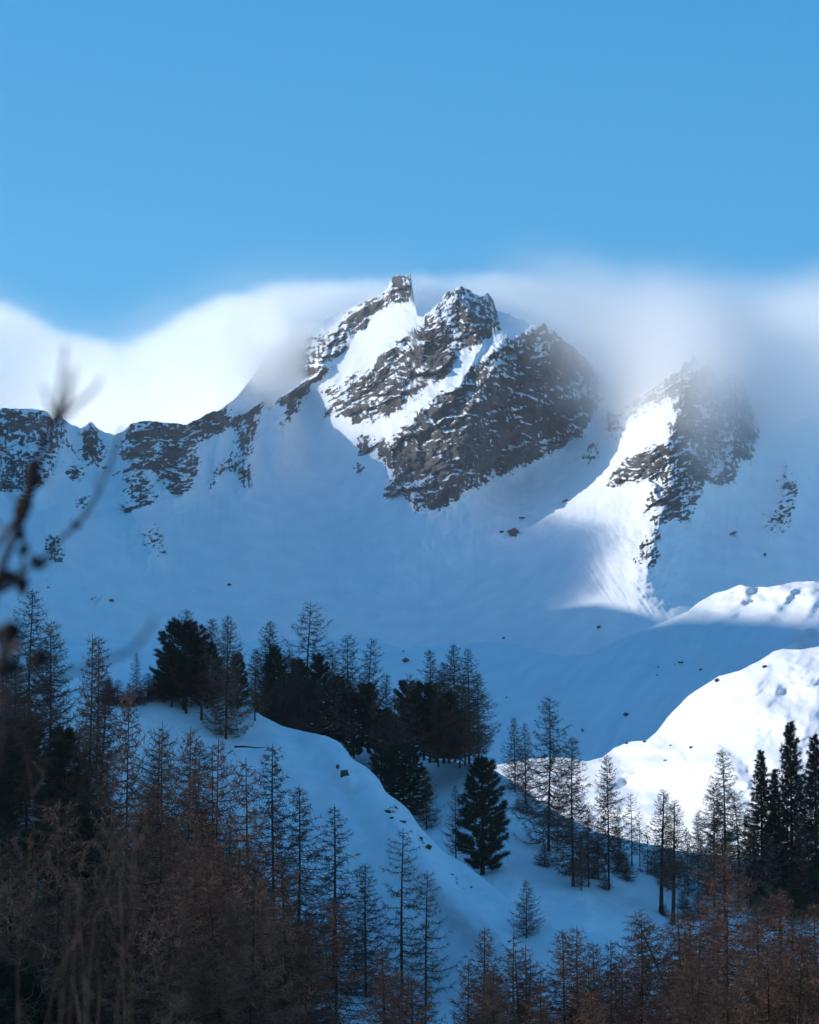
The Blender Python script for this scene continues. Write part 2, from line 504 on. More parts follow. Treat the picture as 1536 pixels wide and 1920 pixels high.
# share of rock
wu = MU + 9 * fbm(MU / 22, MV / 22, 3, 21, 0.6)
wv = MV + 9 * fbm(MU / 22, MV / 22, 3, 31, 0.6)
dens = np.zeros_like(MU); strat = np.full_like(MU, 2.0)
for poly, dn, st in ROCKS:
    m = inside(poly, wu, wv)
    dens = np.where(m, np.maximum(dens, dn), dens)
    strat = np.where(m, st, strat)
dens = 0.45 * dens + 0.55 * blur(dens, 4, 5)
# slope field on a regular survey grid, integrated upwards and smoothed
RV = np.arange(440, 1336, 4.0)
RU2, RV2 = np.meshgrid(mu, RV)
rd = np.zeros_like(RU2)
for poly, dn, st in ROCKS:
    rd = np.where(inside(poly, RU2, RV2), np.maximum(rd, dn), rd)
S = np.full_like(RU2, 0.66)
S = np.where(RV2 > 1120, 0.52, S)
S = S + 1.05 * rd
S = np.where((RV2 < 760) & (rd < .2), 0.95, S)
S = np.where((RU2 > 1090) & (RV2 > 960) & (RV2 < 1200), 0.60, S)
S = blur(S, 16, 8)
Y0 = interp([(-320, 2200), (0, 2330), (300, 2440), (600, 2520), (800, 2510), (950, 2440), (1100, 2330), (1250, 2255), (1400, 2280), (1536, 2320), (1860, 2400)], mu)
RY = climb(RV2, S, Y0)
RY = blur(RY, 12, 4)
MY = np.stack([np.interp(MV[:, c], RV, RY[:, c]) for c in range(len(mu))], 1)
# behind the near ridge on the west side the ground drops away before the summit slope
jump = (MV < left[None, :] - 0.3) & (MU > 425) & (MU < 604)
MY = MY + np.where(jump, 170.0 * sstep(604, 540, MU) + 20, 0)
prot = np.zeros_like(MU)
for pts, wl, wr, h in RIDGES:
    p = np.array(pts, float)
    mg = max(wl, wr)
    m = (MU > p[:, 0].min() - mg) & (MU < p[:, 0].max() + mg) & (MV > p[:, 1].min() - mg) & (MV < p[:, 1].max() + mg)
    u = MU[m] + 7 * fbm(MU[m] / 24, MV[m] / 24, 3, 41); v = MV[m] + 7 * fbm(MU[m] / 24, MV[m] / 24, 3, 47)
    d, sd, al = seg_dist(pts, u, v)
    wd = wr + (wl - wr) * (0.5 + 0.5 * sd)      # going down the picture the positive side is the viewer's left
    f = np.clip(1 - d / wd, 0, 1)
    f = f ** 1.45
    pv = np.zeros_like(MU); pv[m] = h * f
    prot = np.maximum(prot, pv) + 0.25 * np.minimum(prot, pv)
MY -= prot
for pts, wd, h in [([(1130, 690), (1085, 800), (1040, 880), (975, 905)], 120, 78), ([(1190, 760), (1120, 850)], 90, 25), ([(505, 735), (550, 745), (578, 790), (588, 850)], 85, 75)]:
    d, sd, al = seg_dist(pts, MU, MV)
    f = np.clip(1 - d / wd, 0, 1); MY += h * f * f * (3 - 2 * f)
# relief: rock craggy, snow wind-smoothed
ca, sa = math.cos(R(-36)), math.sin(R(-36))
ru = MU * ca + MV * sa; rv = -MU * sa + MV * ca
rg = ridged(MU / 70, MV / 85, 5, 51, 0.56)
rl = ridged(ru / 60, rv / 16, 4, 61, 0.55)
rgu = ridged(MU / 15 + 0.25 * fbm(MU / 40, MV / 40, 2, 5), MV / 75, 4, 71, 0.55)
cg = blur(np.clip(rd, 0, 1), 4, 2)
def facets(u, v, size, tilt, seed):
    """broken planes: every cell of a jittered grid is a facet with its own tilt"""
    x = u / size; y = v / size
    xi = np.floor(x).astype(int); yi = np.floor(y).astype(int)
    best = np.full(x.shape, 1e9); out = np.zeros(x.shape)
    for ox in (-1, 0, 1):
        for oy in (-1, 0, 1):
            h = _PERM[_PERM[(xi + ox + seed) & 511] + ((yi + oy) & 511)]
            h2 = _PERM[h + 131 & 511]; h3 = _PERM[h2 + 57 & 511]; h4 = _PERM[h3 + 91 & 511]; h5 = _PERM[h4 + 13 & 511]
            px_ = xi + ox + h / 512.0; py_ = yi + oy + h2 / 512.0
            d = (x - px_) ** 2 + (y - py_) ** 2
            m = d < best
            best = np.where(m, d, best)
            out = np.where(m, size * ((x - px_) * (h3 / 256.0 - 1) + 0.8 * (y - py_) * (h4 / 256.0 - 1)) * tilt + size * 0.25 * tilt * (h5 / 256.0 - 1), out)
    return out


craggy = np.stack([np.interp(MV[:, c], RV, cg[:, c]) for c in range(len(mu))], 1)
fw = 8 * fbm(MU / 16, MV / 16, 3, 87)
fc = facets(ru + fw, rv * 1.5 + fw, 62, 0.36, 3) + facets(ru - fw, rv * 1.3, 24, 0.42, 9) + facets(MU + fw, MV, 10, 0.45, 15)
MY -= craggy * (fc + 9 * rg + np.where(strat == 0, 5.0, 2.0) * rl + np.where(strat == 1, 4.6, 2.4) * rgu + 3.0 * fbm(MU / 9, MV / 9, 3, 81, 0.6))
MY -= (1 - craggy) * (9.0 * fbm(MU / 210, MV / 150, 3, 91) + 0.5 * fbm(MU / 26, MV / 40, 3, 95))
# spindrift grooves below the gullies and the old avalanche track
track = inside([(1085, 985), (1165, 980), (1185, 1060), (1215, 1090), (1262, 1160), (1215, 1175), (1120, 1110), (1060, 1070)], wu, wv).astype(float)
track = blur(track, 6, 6)
tu = (MU - 1090) - 0.62 * (MV - 985)
MY -= track * 2.2 * ridged(tu / 11, MV / 120, 3, 101, 0.6)
groove = sstep(830, 930, MV) * sstep(1140, 960, MV) * (1 - craggy)
wq0 = 14 * fbm(MU / 90, MV / 90, 2, 113)
MY -= (1 - craggy) * sstep(900, 1000, MV) * 1.6 * ridged((MU + 0.5 * MV) / 120, (MV - 0.3 * MU) / 60, 3, 117)
MY -= groove * 2.2 * fbm((MU + wq0) / 12, MV / 170, 4, 111, 0.6)
# what of the rock shows: n is about uniform
wq = 10 * fbm(MU / 30, MV / 30, 2, 161)
nn = 0.30 * fbm(MU / 8, MV / 8, 4, 121, 0.65) + np.where(strat == 0, 0.40, 0.24) * fbm((ru + wq) / 60, (rv + wq * .5) / 4.2, 3, 131, 0.6) \
    + np.where(strat == 1, 0.42, 0.20) * fbm((MU + wq) / 4.2, MV / 60, 3, 141, 0.6) + 0.26 * fbm(MU / 60, MV / 60, 3, 151)
flat = np.gradient(MY, axis=0) / np.maximum(np.gradient(MV, axis=0), .3)      # negative: leaning back
flat = -(flat - blur(flat, 8, 8))
flat = blur(flat, 1, 0)
flat = np.clip(flat / flat[craggy > 0.4].std(), -2.2, 2.2)
nn = 0.72 * nn / nn[craggy > 0.4].std() + 0.78 * flat
nn = nn / nn[craggy > 0.4].std() * 0.30 + 0.5
rock = dens - nn
rock = np.clip(rock * 1.5 + 0.5, 0, 1) * (dens > 0.05)
rock = np.where(jump & (MV > left[None, :] - 6), rock * 0.3, rock)
XYZ = P(MU, MV, MY)
MOUNT = Sheet(mu, MV, MY)
X2, r2 = with_back(XYZ, rock, 420, 300)
grid_mesh('mountain', X2, M_MOUNT, r2, label='rocky snow covered mountain with steep twin summits above a snow bowl')

# ---- the rounded shoulder in front of the bowl (shaded hill with a sunlit top)
HC = [(-320, 1150), (0, 1185), (200, 1200), (400, 1206), (560, 1200), (640, 1198), (700, 1192), (740, 1212), (800, 1214), (900, 1203), (960, 1208), (1010, 1222), (1060, 1232), (1110, 1224), (1170, 1196), (1240, 1168), (1290, 1146), (1312, 1128), (1340, 1112), (1365, 1106), (1388, 1096), (1400, 1100), (1440, 1101), (1490, 1091), (1536, 1089), (1640, 1080), (1860, 1060)]
hu = np.arange(-300, 1842, 5.0)
hc = interp(HC, hu) + 1.6 * fbm(hu / 40, hu * 0, 4, 13, 0.6)
NRH = 200
HV = hc[None] + np.linspace(0, 1, NRH)[:, None] ** 1.15 * (1600 - hc[None])
HU = np.repeat(hu[None], NRH, 0)
HY = smooth_sheet(hu, HV, lambda A, B: 0.42 + 0.16 * sstep(1000, 1400, A) - 0.14 * sstep(70, 0, B - hc[None]), interp([(-320, 800), (300, 860), (700, 880), (1000, 850), (1300, 760), (1536, 700), (1860, 640)], hu))
hump = inside([(930, 1200), (1110, 1215), (1090, 1250), (1040, 1290), (980, 1270)], HU, HV)
HY -= 12.0 * fbm(HU / 190, HV / 80, 4, 19) + 1.2 * fbm(HU / 34, HV / 20, 3, 23)
lump = sstep(1290, 1380, HU) * sstep(75, 20, HV - hc[None])
HY -= 7 * lump * ridged(HU / 60 + HV / 90, HV / 50, 3, 27, 0.5)
for pts, wl, wr, h in [([(1290, 1150), (1200, 1230), (1080, 1330), (1000, 1420)], 120, 50, 9), ([(1536, 1170), (1420, 1240), (1300, 1290), (1180, 1380)], 110, 36, 8), ([(1010, 1225), (1040, 1290), (1090, 1330)], 70, 26, 6),
                       ([(1480, 1105), (1455, 1150), (1400, 1200)], 40, 22, 5), ([(1400, 1105), (1385, 1135), (1340, 1180)], 34, 18, 4), ([(700, 1196), (760, 1222), (830, 1270), (870, 1340)], 80, 40, 6), ([(1536, 1120), (1510, 1160), (1490, 1200)], 40, 22, 4)]:
    d, sd, al = seg_dist(pts, HU + 12 * fbm(HU / 50, HV / 40, 2, 211), HV + 8 * fbm(HU / 50, HV / 40, 2, 213))
    wd = wr + (wl - wr) * (0.5 + 0.5 * sd)
    f = np.clip(1 - d / wd, 0, 1); HY -= h * f ** 1.6
hrock = np.zeros_like(HU)
HILL = Sheet(hu, HV, HY)
X2, r2 = with_back(P(HU, HV, HY), hrock, 500, 140)
grid_mesh('shaded_hill', X2, M_HILL, r2, label='rounded snow hill in blue shade with sunlit top')

# ---- the sunlit slope with hummocks
SC = [(700, 1500), (900, 1440), (1000, 1422), (1060, 1420), (1100, 1428), (1130, 1420), (1152, 1402), (1185, 1390), (1212, 1388), (1232, 1372), (1252, 1345), (1290, 1305), (1320, 1285), (1348, 1268), (1385, 1258), (1420, 1241), (1450, 1222), (1470, 1216), (1500, 1218), (1536, 1212), (1640, 1190), (1860, 1140)]
su = np.arange(700, 1842, 3.0)
scv = interp(SC, su) + 1.5 * fbm(su / 22, su * 0, 4, 14, 0.6)
NRS = 190
SV = scv[None] + np.linspace(0, 1, NRS)[:, None] ** 1.1 * (1700 - scv[None])
SU = np.repeat(su[None], NRS, 0)
SY = smooth_sheet(su, SV, lambda A, B: 0.40 + 0.12 * sstep(1200, 1400, A) - 0.12 * sstep(1390, 1430, B) - 0.15 * sstep(45, 0, B - scv[None]), interp([(700, 560), (1000, 540), (1200, 510), (1536, 450), (1860, 400)], su))
hm = sstep(1330, 1420, SV + 0.18 * (1250 - SU).clip(-200, 200))
SY -= hm * (9.0 * fbm(SU / 120, SV / 46, 2, 29) + 1.3 * fbm(SU / 40, SV / 17, 2, 33))
SY -= (1 - hm) * (6.0 * fbm(SU / 110, SV / 90, 3, 37) + 1.6 * ridged(SU / 60 + SV / 60, SV / 70 - SU / 160, 3, 39, 0.5))
for U0, V0, ru_, rv_, h in [(1215, 1420, 66, 34, 6.0), (1290, 1452, 118, 62, 9.5), (1150, 1452, 44, 24, 3.5), (1365, 1500, 80, 40, 6.0), (1240, 1520, 70, 34, 5.0), (1440, 1440, 90, 60, 6.0), (1120, 1500, 60, 30, 4.0), (1330, 1300, 60, 36, 3.0), (1420, 1275, 70, 34, 4.0), (1505, 1255, 60, 34, 4.0), (1400, 1350, 90, 44, 3.0), (1320, 1560, 70, 34, 4.0), (1500, 1360, 70, 50, 3.5)]:
    wu_ = SU + 26 * fbm(SU / 60, SV / 34, 3, 201); wv_ = SV + 16 * fbm(SU / 60, SV / 34, 3, 203)
    r2_ = ((wu_ - U0) / ru_) ** 2 + ((wv_ - V0) / rv_) ** 2
    SY -= h * np.clip(1 - r2_, 0, 1) ** 0.85
SLOPE = Sheet(su, SV, SY)
X2, r2 = with_back(P(SU, SV, SY), np.zeros_like(SU), 240, 90)
grid_mesh('sunlit_slope', X2, M_HILL, r2, label='bright sunlit snow slope with soft hummocks')

# ---- the bench behind the knoll
BC = [(-320, 1330), (300, 1345), (560, 1372), (680, 1400), (760, 1406), (800, 1422), (880, 1432), (930, 1445), (960, 1465), (1010, 1502), (1060, 1532), (1120, 1560), (1200, 1580), (1300, 1600), (1400, 1612), (1536, 1622), (1860, 1650)]
bu = np.arange(-320, 1862, 5.0)
bc = interp(BC, bu) + 2.0 * fbm(bu / 50, bu * 0, 3, 15)
NRB = 150
BV = bc[None] + np.linspace(0, 1, NRB)[:, None] ** 1.2 * (2080 - bc[None])
BU = np.repeat(bu[None], NRB, 0)
ss = (2080 - BV) / (2080 - bc[None])
yc = interp([(-320, 360), (300, 350), (800, 335), (950, 318), (1100, 305), (1536, 320), (1860, 330)], bu)
BY = 200 + (yc[None] - 200) * ss ** 1.15
BY -= 3.0 * fbm(BU / 150, BV / 90, 4, 43) + 0.35 * fbm(BU / 24, BV / 16, 3, 45)
BENCH = Sheet(bu, BV, BY)
X2, r2 = with_back(P(BU, BV, BY), np.zeros_like(BU), 90, 30)
grid_mesh('snowy_bench', X2, M_NEAR, r2, label='shaded snow bench between the knoll and the sunlit slope')

# ---- the knoll with its cornice edge
KC = [(-320, 1230), (-100, 1262), (0, 1290), (150, 1316), (255, 1312), (280, 1300), (330, 1290), (400, 1292), (440, 1300), (465, 1318), (490, 1342), (530, 1362), (575, 1372), (612, 1380), (638, 1392), (650, 1408), (662, 1424), (690, 1440), (712, 1462), (722, 1484), (745, 1500), (768, 1520), (785, 1548), (806, 1570), (832, 1597), (860, 1612), (900, 1642), (960, 1692), (1000, 1716), (1060, 1738), (1150, 1758), (1300, 1800), (1536, 1826), (1860, 1860)]
ku = np.arange(-320, 1862, 4.0)
kc = interp(KC, ku)
kc = 0.5 * kc + 0.25 * (np.roll(kc, 1) + np.roll(kc, -1)) + 1.4 * fbm(ku / 24, ku * 0, 3, 16)
NRK = 210
KV = kc[None] + np.linspace(0, 1, NRK)[:, None] ** 1.35 * (2080 - kc[None])
KU = np.repeat(ku[None], NRK, 0)
KY = smooth_sheet(ku, KV, lambda A, B: 0.56 - 0.30 * sstep(40, 0, B - kc[None]), interp([(-320, 190), (0, 205), (300, 222), (600, 226), (800, 222), (1000, 214), (1300, 206), (1860, 195)], ku), 10, 4)
for pts, wl, wr, h in [([(612, 1380), (650, 1420), (690, 1470), (730, 1530), (800, 1620), (860, 1690), (940, 1760)], 70, 40, 3.4),
                       ([(520, 1400), (600, 1470), (660, 1560)], 60, 30, 1.5),
                       ([(800, 1640), (850, 1700), (900, 1760)], 40, 24, 1.0),
                       ([(632, 1436), (652, 1462)], 26, 22, 1.2), ([(735, 1515), (765, 1550)], 30, 24, 1.0)]:
    d, sd, al = seg_dist(pts, KU, KV)
    wd = wr + (wl - wr) * (0.5 + 0.5 * sd)
    f = np.clip(1 - d / wd, 0, 1); KY -= h * f * f * (3 - 2 * f)
KY -= 1.0 * fbm(KU / 100, KV / 70, 3, 55) + 0.12 * fbm(KU / 18, KV / 12, 3, 57)
kwu = KU + 6 * fbm(KU / 9, KV / 9, 3, 61); kwv = KV + 6 * fbm(KU / 9, KV / 9, 3, 63)
krock = np.zeros_like(KU)
for poly in [[(722, 1512), (745, 1506), (748, 1526), (730, 1536)], [(780, 1552), (792, 1572), (806, 1592), (800, 1596), (786, 1580)], [(846, 1632), (876, 1664), (870, 1672), (846, 1644)]]:
    krock = np.maximum(krock, inside(poly, kwu, kwv) * np.clip(0.55 + 0.8 * fbm(KU / 7, KV / 7, 3, 65), 0, 1))
brush = inside([(-320, 1230), (0, 1285), (150, 1310), (280, 1296), (330, 1285), (380, 1300), (330, 1300), (280, 1318), (230, 1345), (0, 1500), (-320, 1500)], kwu, kwv)
KNOLL = Sheet(ku, KV, KY)
X2, r2 = with_back(P(KU, KV, KY), krock, 24, 16)
grid_mesh('snowy_knoll', X2, M_NEAR, r2, label='steep snow covered knoll with a soft cornice edge')


# ---- near ground from the camera's foot to the knoll, and the valley floor to the horizon
def near_z(y):
    return -1.9 - 15.5 * sstep(4, 170, y) - 4.0 * sstep(170, 240, y)


gx = np.linspace(-420, 420, 121); gy = np.concatenate([np.linspace(-120, 0, 13)[:-1], np.linspace(0, 330, 111)])
GX, GY = np.meshgrid(gx, gy)
GZ = near_z(GY) + 0.8 * fbm(GX / 30, GY / 30, 3, 77) * sstep(5, 40, GY) - 0.25
grid_mesh('snowy_ground', np.stack([GX, GY, GZ], -1), M_NEAR, np.zeros_like(GX), label='snow covered forest floor')
px = np.linspace(-6000, 6000, 41)
PX, PY = np.meshgrid(px, px)
PZ = np.full_like(PX, -40.0)
grid_mesh('valley_floor', np.stack([PX, PY, PZ], -1), M_HILL, np.zeros_like(PX), label='snow covered valley floor')
#@WEST
# ---- unseen added ridge to the west, crest shaped to shade bowl, hill and forest
WC = [(-600, 396), (300, 397), (440, 397), (490, 393), (600, 393), (632, 403), (658, 438), (730, 444), (800, 430), (850, 418), (1080, 419), (1175, 525), (1200, 539), (1300, 541), (1450, 533), (2300, 600), (2700, 700), (2850, 735), (2950, 749), (3020, 752), (3060, 735), (3110, 650), (3160, 520), (3400, 400), (4300, 300)]
wy = np.arange(-600, 4301, 12.0)
wcr = interp(WC, wy)
wcr = wcr + np.where(wy < 1600, 2.5, 6) * fbm(wy / 60, wy * 0, 4, 119, 0.55)
wx = np.concatenate([np.linspace(-900 - 900, -900, 40), np.linspace(-900, -200, 90)[1:]])
WX, WY = np.meshgrid(wx, wy)
away = np.abs(WX + 900)
WZ = wcr[:, None] - np.where(WX < -900, 0.75, 1.3) * away
WZ = WZ + sstep(0, 60, away) * (10 * ridged(WX / 90, WY / 120, 4, 121) + 3 * fbm(WX / 20, WY / 20, 3, 123))
WZ = np.maximum(WZ, -41)
wrock = np.clip(0.5 + 1.5 * fbm(WX / 40, WY / 40, 4, 127) - 0.1, 0, 1)
grid_mesh('added_shade_ridge', np.stack([WX, WY, WZ], -1), M_MOUNT, wrock, label='unseen rocky ridge added in the west to shade the bowl and forest')
#@TERRAIN_END


# ------------------------------------------------------------------ cloud cap lying on the summits
def cloud_x(U, Y):
    return (U - 768) / FPX * Y * 1.01


CLOUD = [  # U, crest distance, V of the cloud top, cloud front offset, V where the veil begins, V where it is full, veil strength
    (-300, 2830, 545, 60, 920, 740, 0.08), (0, 2830, 560, 100, 920, 740, 0.08), (60, 2850, 578, 120, 920, 740, 0.10), (110, 2870, 610, 140, 920, 740, 0.10), (170, 2900, 628, 230, 920, 740, 0.12),
    (230, 2930, 640, 310, 930, 760, 0.16), (262, 2950, 616, 340, 930, 770, 0.20), (300, 2980, 588, 370, 930, 770, 0.20), (380, 3030, 556, 380, 900, 740, 0.12), (425, 3090, 540, 280, 800, 640, 0.10),
    (480, 3160, 532, -150, 780, 600, 0.12), (540, 3200, 524, -120, 760, 600, 0.12), (600, 3230, 520, -60, 720, 580, 0.10), (660, 3250, 514, 0, 680, 540, 0.06), (720, 3210, 511, 20, 640, 540, 0.06), (780, 3170, 512, 40, 640, 560, 0.04),
    (850, 3120, 514, 40, 600, 540, 0.0), (910, 3080, 510, 30, 640, 560, 0.04), (970, 3030, 506, 20, 760, 570, 0.25), (1040, 2980, 521, 10, 880, 620, 0.55), (1100, 2920, 532, 0, 960, 660, 0.85),
    (1170, 2830, 548, 0, 1020, 780, 1.6), (1250, 2720, 565, 0, 1040, 780, 1.6), (1330, 2690, 578, 0, 1040, 690, 1.5), (1400, 2700, 584, 45, 1060, 700, 1.1), (1440, 2690, 576, 45, 1080, 720, 1.1),
    (1490, 2680, 558, 45, 1090, 740, 1.1), (1536, 2670, 552, 45, 1090, 740, 1.1), (1860, 2600, 540, 45, 1090, 740, 1.1)]
CX0, CX1 = -640.0, 640.0
_cy = np.convolve(np.pad(MY[0], 15, mode='edge'), np.ones(31) / 31, 'valid')
CLOUD = [(c[0], float(np.interp(c[0], mu, _cy)), *c[2:]) for c in CLOUD]
cU = np.arange(-300, 1861, 24.0)
_k = np.hanning(9)[1:-1]; _k /= _k.sum()


def guide(vals, soft=True):
    v = np.interp(cU, [c[0] for c in CLOUD], vals)
    return np.convolve(np.pad(v, 3, mode='edge'), _k, 'valid') if soft else v


cY = guide([c[1] for c in CLOUD])
c_front = guide([c[1] + c[3] for c in CLOUD])
cx = cloud_x(cU, c_front + 40)
c_top = (c_front + 40) * gv(guide([c[2] for c in CLOUD]))
c_lo = (c_front - 60) * gv(guide([c[4] for c in CLOUD]))
c_hi = (c_front - 20) * gv(guide([c[5] for c in CLOUD]))
c_amp = guide([c[6] for c in CLOUD])
print('cloud x rising', bool((np.diff(cx) > 0).all()))

mcl, n, l = new_mat('cloud_vapour')


def math_node(op, a, b=None, c=None, clamp=False):
    nd = n.new('ShaderNodeMath'); nd.operation = op; nd.use_clamp = clamp
    for i, v in enumerate((a, b, c)):
        if v is None: continue
        if isinstance(v, (int, float)): nd.inputs[i].default_value = v
        else: l.new(v, nd.inputs[i])
    return nd.outputs[0]


def curve_of_x(xn, vals):
    """float curve over the normalised east-west position; returns metres"""
    lo, hi = float(vals.min()), float(vals.max())
    hi = hi if hi - lo > 1e-6 else lo + 1
    fc = n.new('ShaderNodeFloatCurve')
    cv = fc.mapping.curves[0]
    xs = (cx - CX0) / (CX1 - CX0); ys = (vals - lo) / (hi - lo)
    k = (xs > 0) & (xs < 1)
    xs = np.concatenate([[0], xs[k], [1]]); ys = np.concatenate([[np.interp(CX0, cx, ys)], ys[k], [np.interp(CX1, cx, ys)]])
    while len(cv.points) < len(xs):
        cv.points.new(0.5, 0.5)
    for p, a, b in zip(cv.points, xs, ys):
        p.location = (float(a), float(b)); p.handle_type = 'AUTO_CLAMPED'
    fc.mapping.update()
    l.new(xn, fc.inputs['Value'])
    return math_node('MULTIPLY_ADD', fc.outputs[0], hi - lo, lo)


def smooth(v, a, b):
    mr = n.new('ShaderNodeMapRange'); mr.interpolation_type = 'SMOOTHSTEP'
    l.new(v, mr.inputs[0])
    for i, q in ((1, a), (2, b)):
        if isinstance(q, (int, float)): mr.inputs[i].default_value = q
        else: l.new(q, mr.inputs[i])
    return mr.outputs[0]


co = n.new('ShaderNodeOutputMaterial')
geo = n.new('ShaderNodeNewGeometry')
sep = n.new('ShaderNodeSeparateXYZ'); l.new(geo.outputs['Position'], sep.inputs[0])
X_, Y_, Z_ = sep.outputs
xn = math_node('MULTIPLY_ADD', X_, 1 / (CX1 - CX0), -CX0 / (CX1 - CX0))
mp = n.new('ShaderNodeMapping'); mp.inputs['Scale'].default_value = (0.011, 0.009, 0.017)
l.new(geo.outputs['Position'], mp.inputs['Vector'])
nz = n.new('ShaderNodeTexNoise'); nz.inputs['Scale'].default_value = 1.0; nz.inputs['Detail'].default_value = 4.0
nz.inputs['Roughness'].default_value = 0.55
l.new(mp.outputs[0], nz.inputs['Vector'])
nzc = math_node('SUBTRACT', nz.outputs[0], 0.5)
t_top = curve_of_x(xn, c_top); t_front = curve_of_x(xn, c_front)
t_lo = curve_of_x(xn, c_lo); t_hi = curve_of_x(xn, c_hi); t_amp = curve_of_x(xn, c_amp)
below = math_node('SUBTRACT', math_node('MULTIPLY_ADD', nzc, 14.0, t_top), Z_)
h1 = smooth(below, -2.0, 20.0)
dy = math_node('SUBTRACT', math_node('MULTIPLY_ADD', nzc, 90.0, Y_), t_front)
core = math_node('MULTIPLY', math_node('MULTIPLY', h1, smooth(dy, 0.0, 55.0)), smooth(dy, 175.0, 75.0))
core = math_node('MULTIPLY', core, math_node('MULTIPLY_ADD', nzc, 0.03, 0.034))
vz = smooth(math_node('MULTIPLY_ADD', nzc, 120.0, Z_), t_lo, t_hi)
vy = math_node('MULTIPLY', smooth(dy, -260.0, -40.0), smooth(dy, 300.0, 120.0))
veil = math_node('MULTIPLY', math_node('MULTIPLY', vz, vy), math_node('MULTIPLY', t_amp, h1))
veil = math_node('MULTIPLY', veil, 0.011)
dens_ = math_node('ADD', core, veil)
pv = n.new('ShaderNodeVolumePrincipled')
pv.inputs['Color'].default_value = (0.998, 0.998, 0.998, 1)
pv.inputs['Anisotropy'].default_value = 0.65
l.new(dens_, pv.inputs['Density'])
l.new(pv.outputs[0], co.inputs['Volume'])


def box_obj(name, lo, hi, mat):
    v = [(x, y, z) for x in (lo[0], hi[0]) for y in (lo[1], hi[1]) for z in (lo[2], hi[2])]
    f = [(0, 1, 3, 2), (4, 6, 7, 5), (0, 4, 5, 1), (2, 3, 7, 6), (0, 2, 6, 4), (1, 5, 7, 3)]
    me = bpy.data.meshes.new(name); me.from_pydata(v, [], f); me.materials.append(mat)
    o = bpy.data.objects.new(name, me); COL.objects.link(o)
    return o


cl = box_obj('cloud', (-640, 2380, 330), (640, 3760, 860), mcl)
tag(cl, 'white cloud cap spilling over the mountain ridge', 'cloud', kind='stuff')
# thin valley haze in one closed box round everything
mhz, n, l = new_mat('haze')
ho = n.new('ShaderNodeOutputMaterial'); hv = n.new('ShaderNodeVolumePrincipled')
hv.inputs['Color'].default_value = (0.93, 0.95, 1.0, 1); hv.inputs['Density'].default_value = 2.6e-5; hv.inputs['Anisotropy'].default_value = 0.3
l.new(hv.outputs[0], ho.inputs['Volume'])
hz = box_obj('haze', (-6300, -6300, -44), (6300, 6300, 960), mhz)
tag(hz, 'thin blue haze filling the valley air', 'haze', kind='stuff')
#@CLOUD_END

# ------------------------------------------------------------------ tubes and blades
class Geo:
    def __init__(s):
        s.t = {}          # tubes by number of points
        s.v = []; s.f = []; s.m = []; s.n = 0

    def tube(s, pts, rad, mat=0):
        s.t.setdefault((len(pts), mat), []).append((pts, rad))

    def raw(s, v, f, mat=0):
        s.v.append(np.asarray(v, float)); s.f.append((np.asarray(f, int) + s.n, mat)); s.n += len(v)

    def flush(s, sides=3):
        for (k, mat), lst in s.t.items():
            Pn = np.array([a for a, _ in lst], float)          # T,k,3
            Rn = np.array([b for _, b in lst], float)          # T,k
            d = np.gradient(Pn, axis=1)
            d /= np.maximum(np.linalg.norm(d, axis=2, keepdims=True), 1e-9)
            ref = np.where(np.abs(d[..., 2:3]) > 0.8, np.array([1.0, 0, 0]), np.array([0, 0, 1.0]))
            a = np.cross(d, ref); a /= np.maximum(np.linalg.norm(a, axis=2, keepdims=True), 1e-9)
            b = np.cross(d, a)
            sd = sides if mat != 9 else 8
            ring = [Pn + Rn[..., None] * (math.cos(2 * math.pi * q / sd) * a + math.sin(2 * math.pi * q / sd) * b) for q in range(sd)]
            V = np.stack(ring, 2)                              # T,k,sd,3
            T = len(lst)
            idx = np.arange(T * k * sd).reshape(T, k, sd)
            nx = np.roll(idx, -1, axis=2)
            q = np.stack([idx[:, :-1], nx[:, :-1], nx[:, 1:], idx[:, 1:]], -1).reshape(-1, 4)
            s.raw(V.reshape(-1, 3), q, 0 if mat == 9 else mat)
        s.t = {}

    def mesh(s, name, mats, smooth=False):
        s.flush()
        V = np.concatenate(s.v) if s.v else np.zeros((0, 3))
        me = bpy.data.meshes.new(name)
        me.vertices.add(len(V)); me.vertices.foreach_set('co', V.reshape(-1).astype(np.float32))
        tot = []; vi = []; mi = []
        for f, m in s.f:
            tot.append(np.full(len(f), f.shape[1])); vi.append(f.reshape(-1)); mi.append(np.full(len(f), m))
        tot = np.concatenate(tot); vi = np.concatenate(vi); mi = np.concatenate(mi)
        me.loops.add(len(vi)); me.loops.foreach_set('vertex_index', vi.astype(np.int32))
        me.polygons.add(len(tot))
        st = np.concatenate([[0], np.cumsum(tot)[:-1]])
        me.polygons.foreach_set('loop_start', st.astype(np.int32))
        me.polygons.foreach_set('material_index', mi.astype(np.int32))
        me.polygons.foreach_set('use_smooth', np.full(len(tot), smooth))
        me.update(calc_edges=True)
        for m in mats: me.materials.append(m)
        return me


def unit(v):
    return v / max(np.linalg.norm(v), 1e-9)


def trunk_path(rg, H, crook, lean=0.0):
    n = 14
    z = np.linspace(0, 1, n)
    ph = rg.uniform(0, 6.28, 2)
    x = crook * H * (np.sin(z * 5.0 + ph[0]) - math.sin(ph[0])) * z
    y = crook * H * (np.sin(z * 4.2 + ph[1]) - math.sin(ph[1])) * z
    return np.stack([x + lean * H * z, y, z * H], 1), z


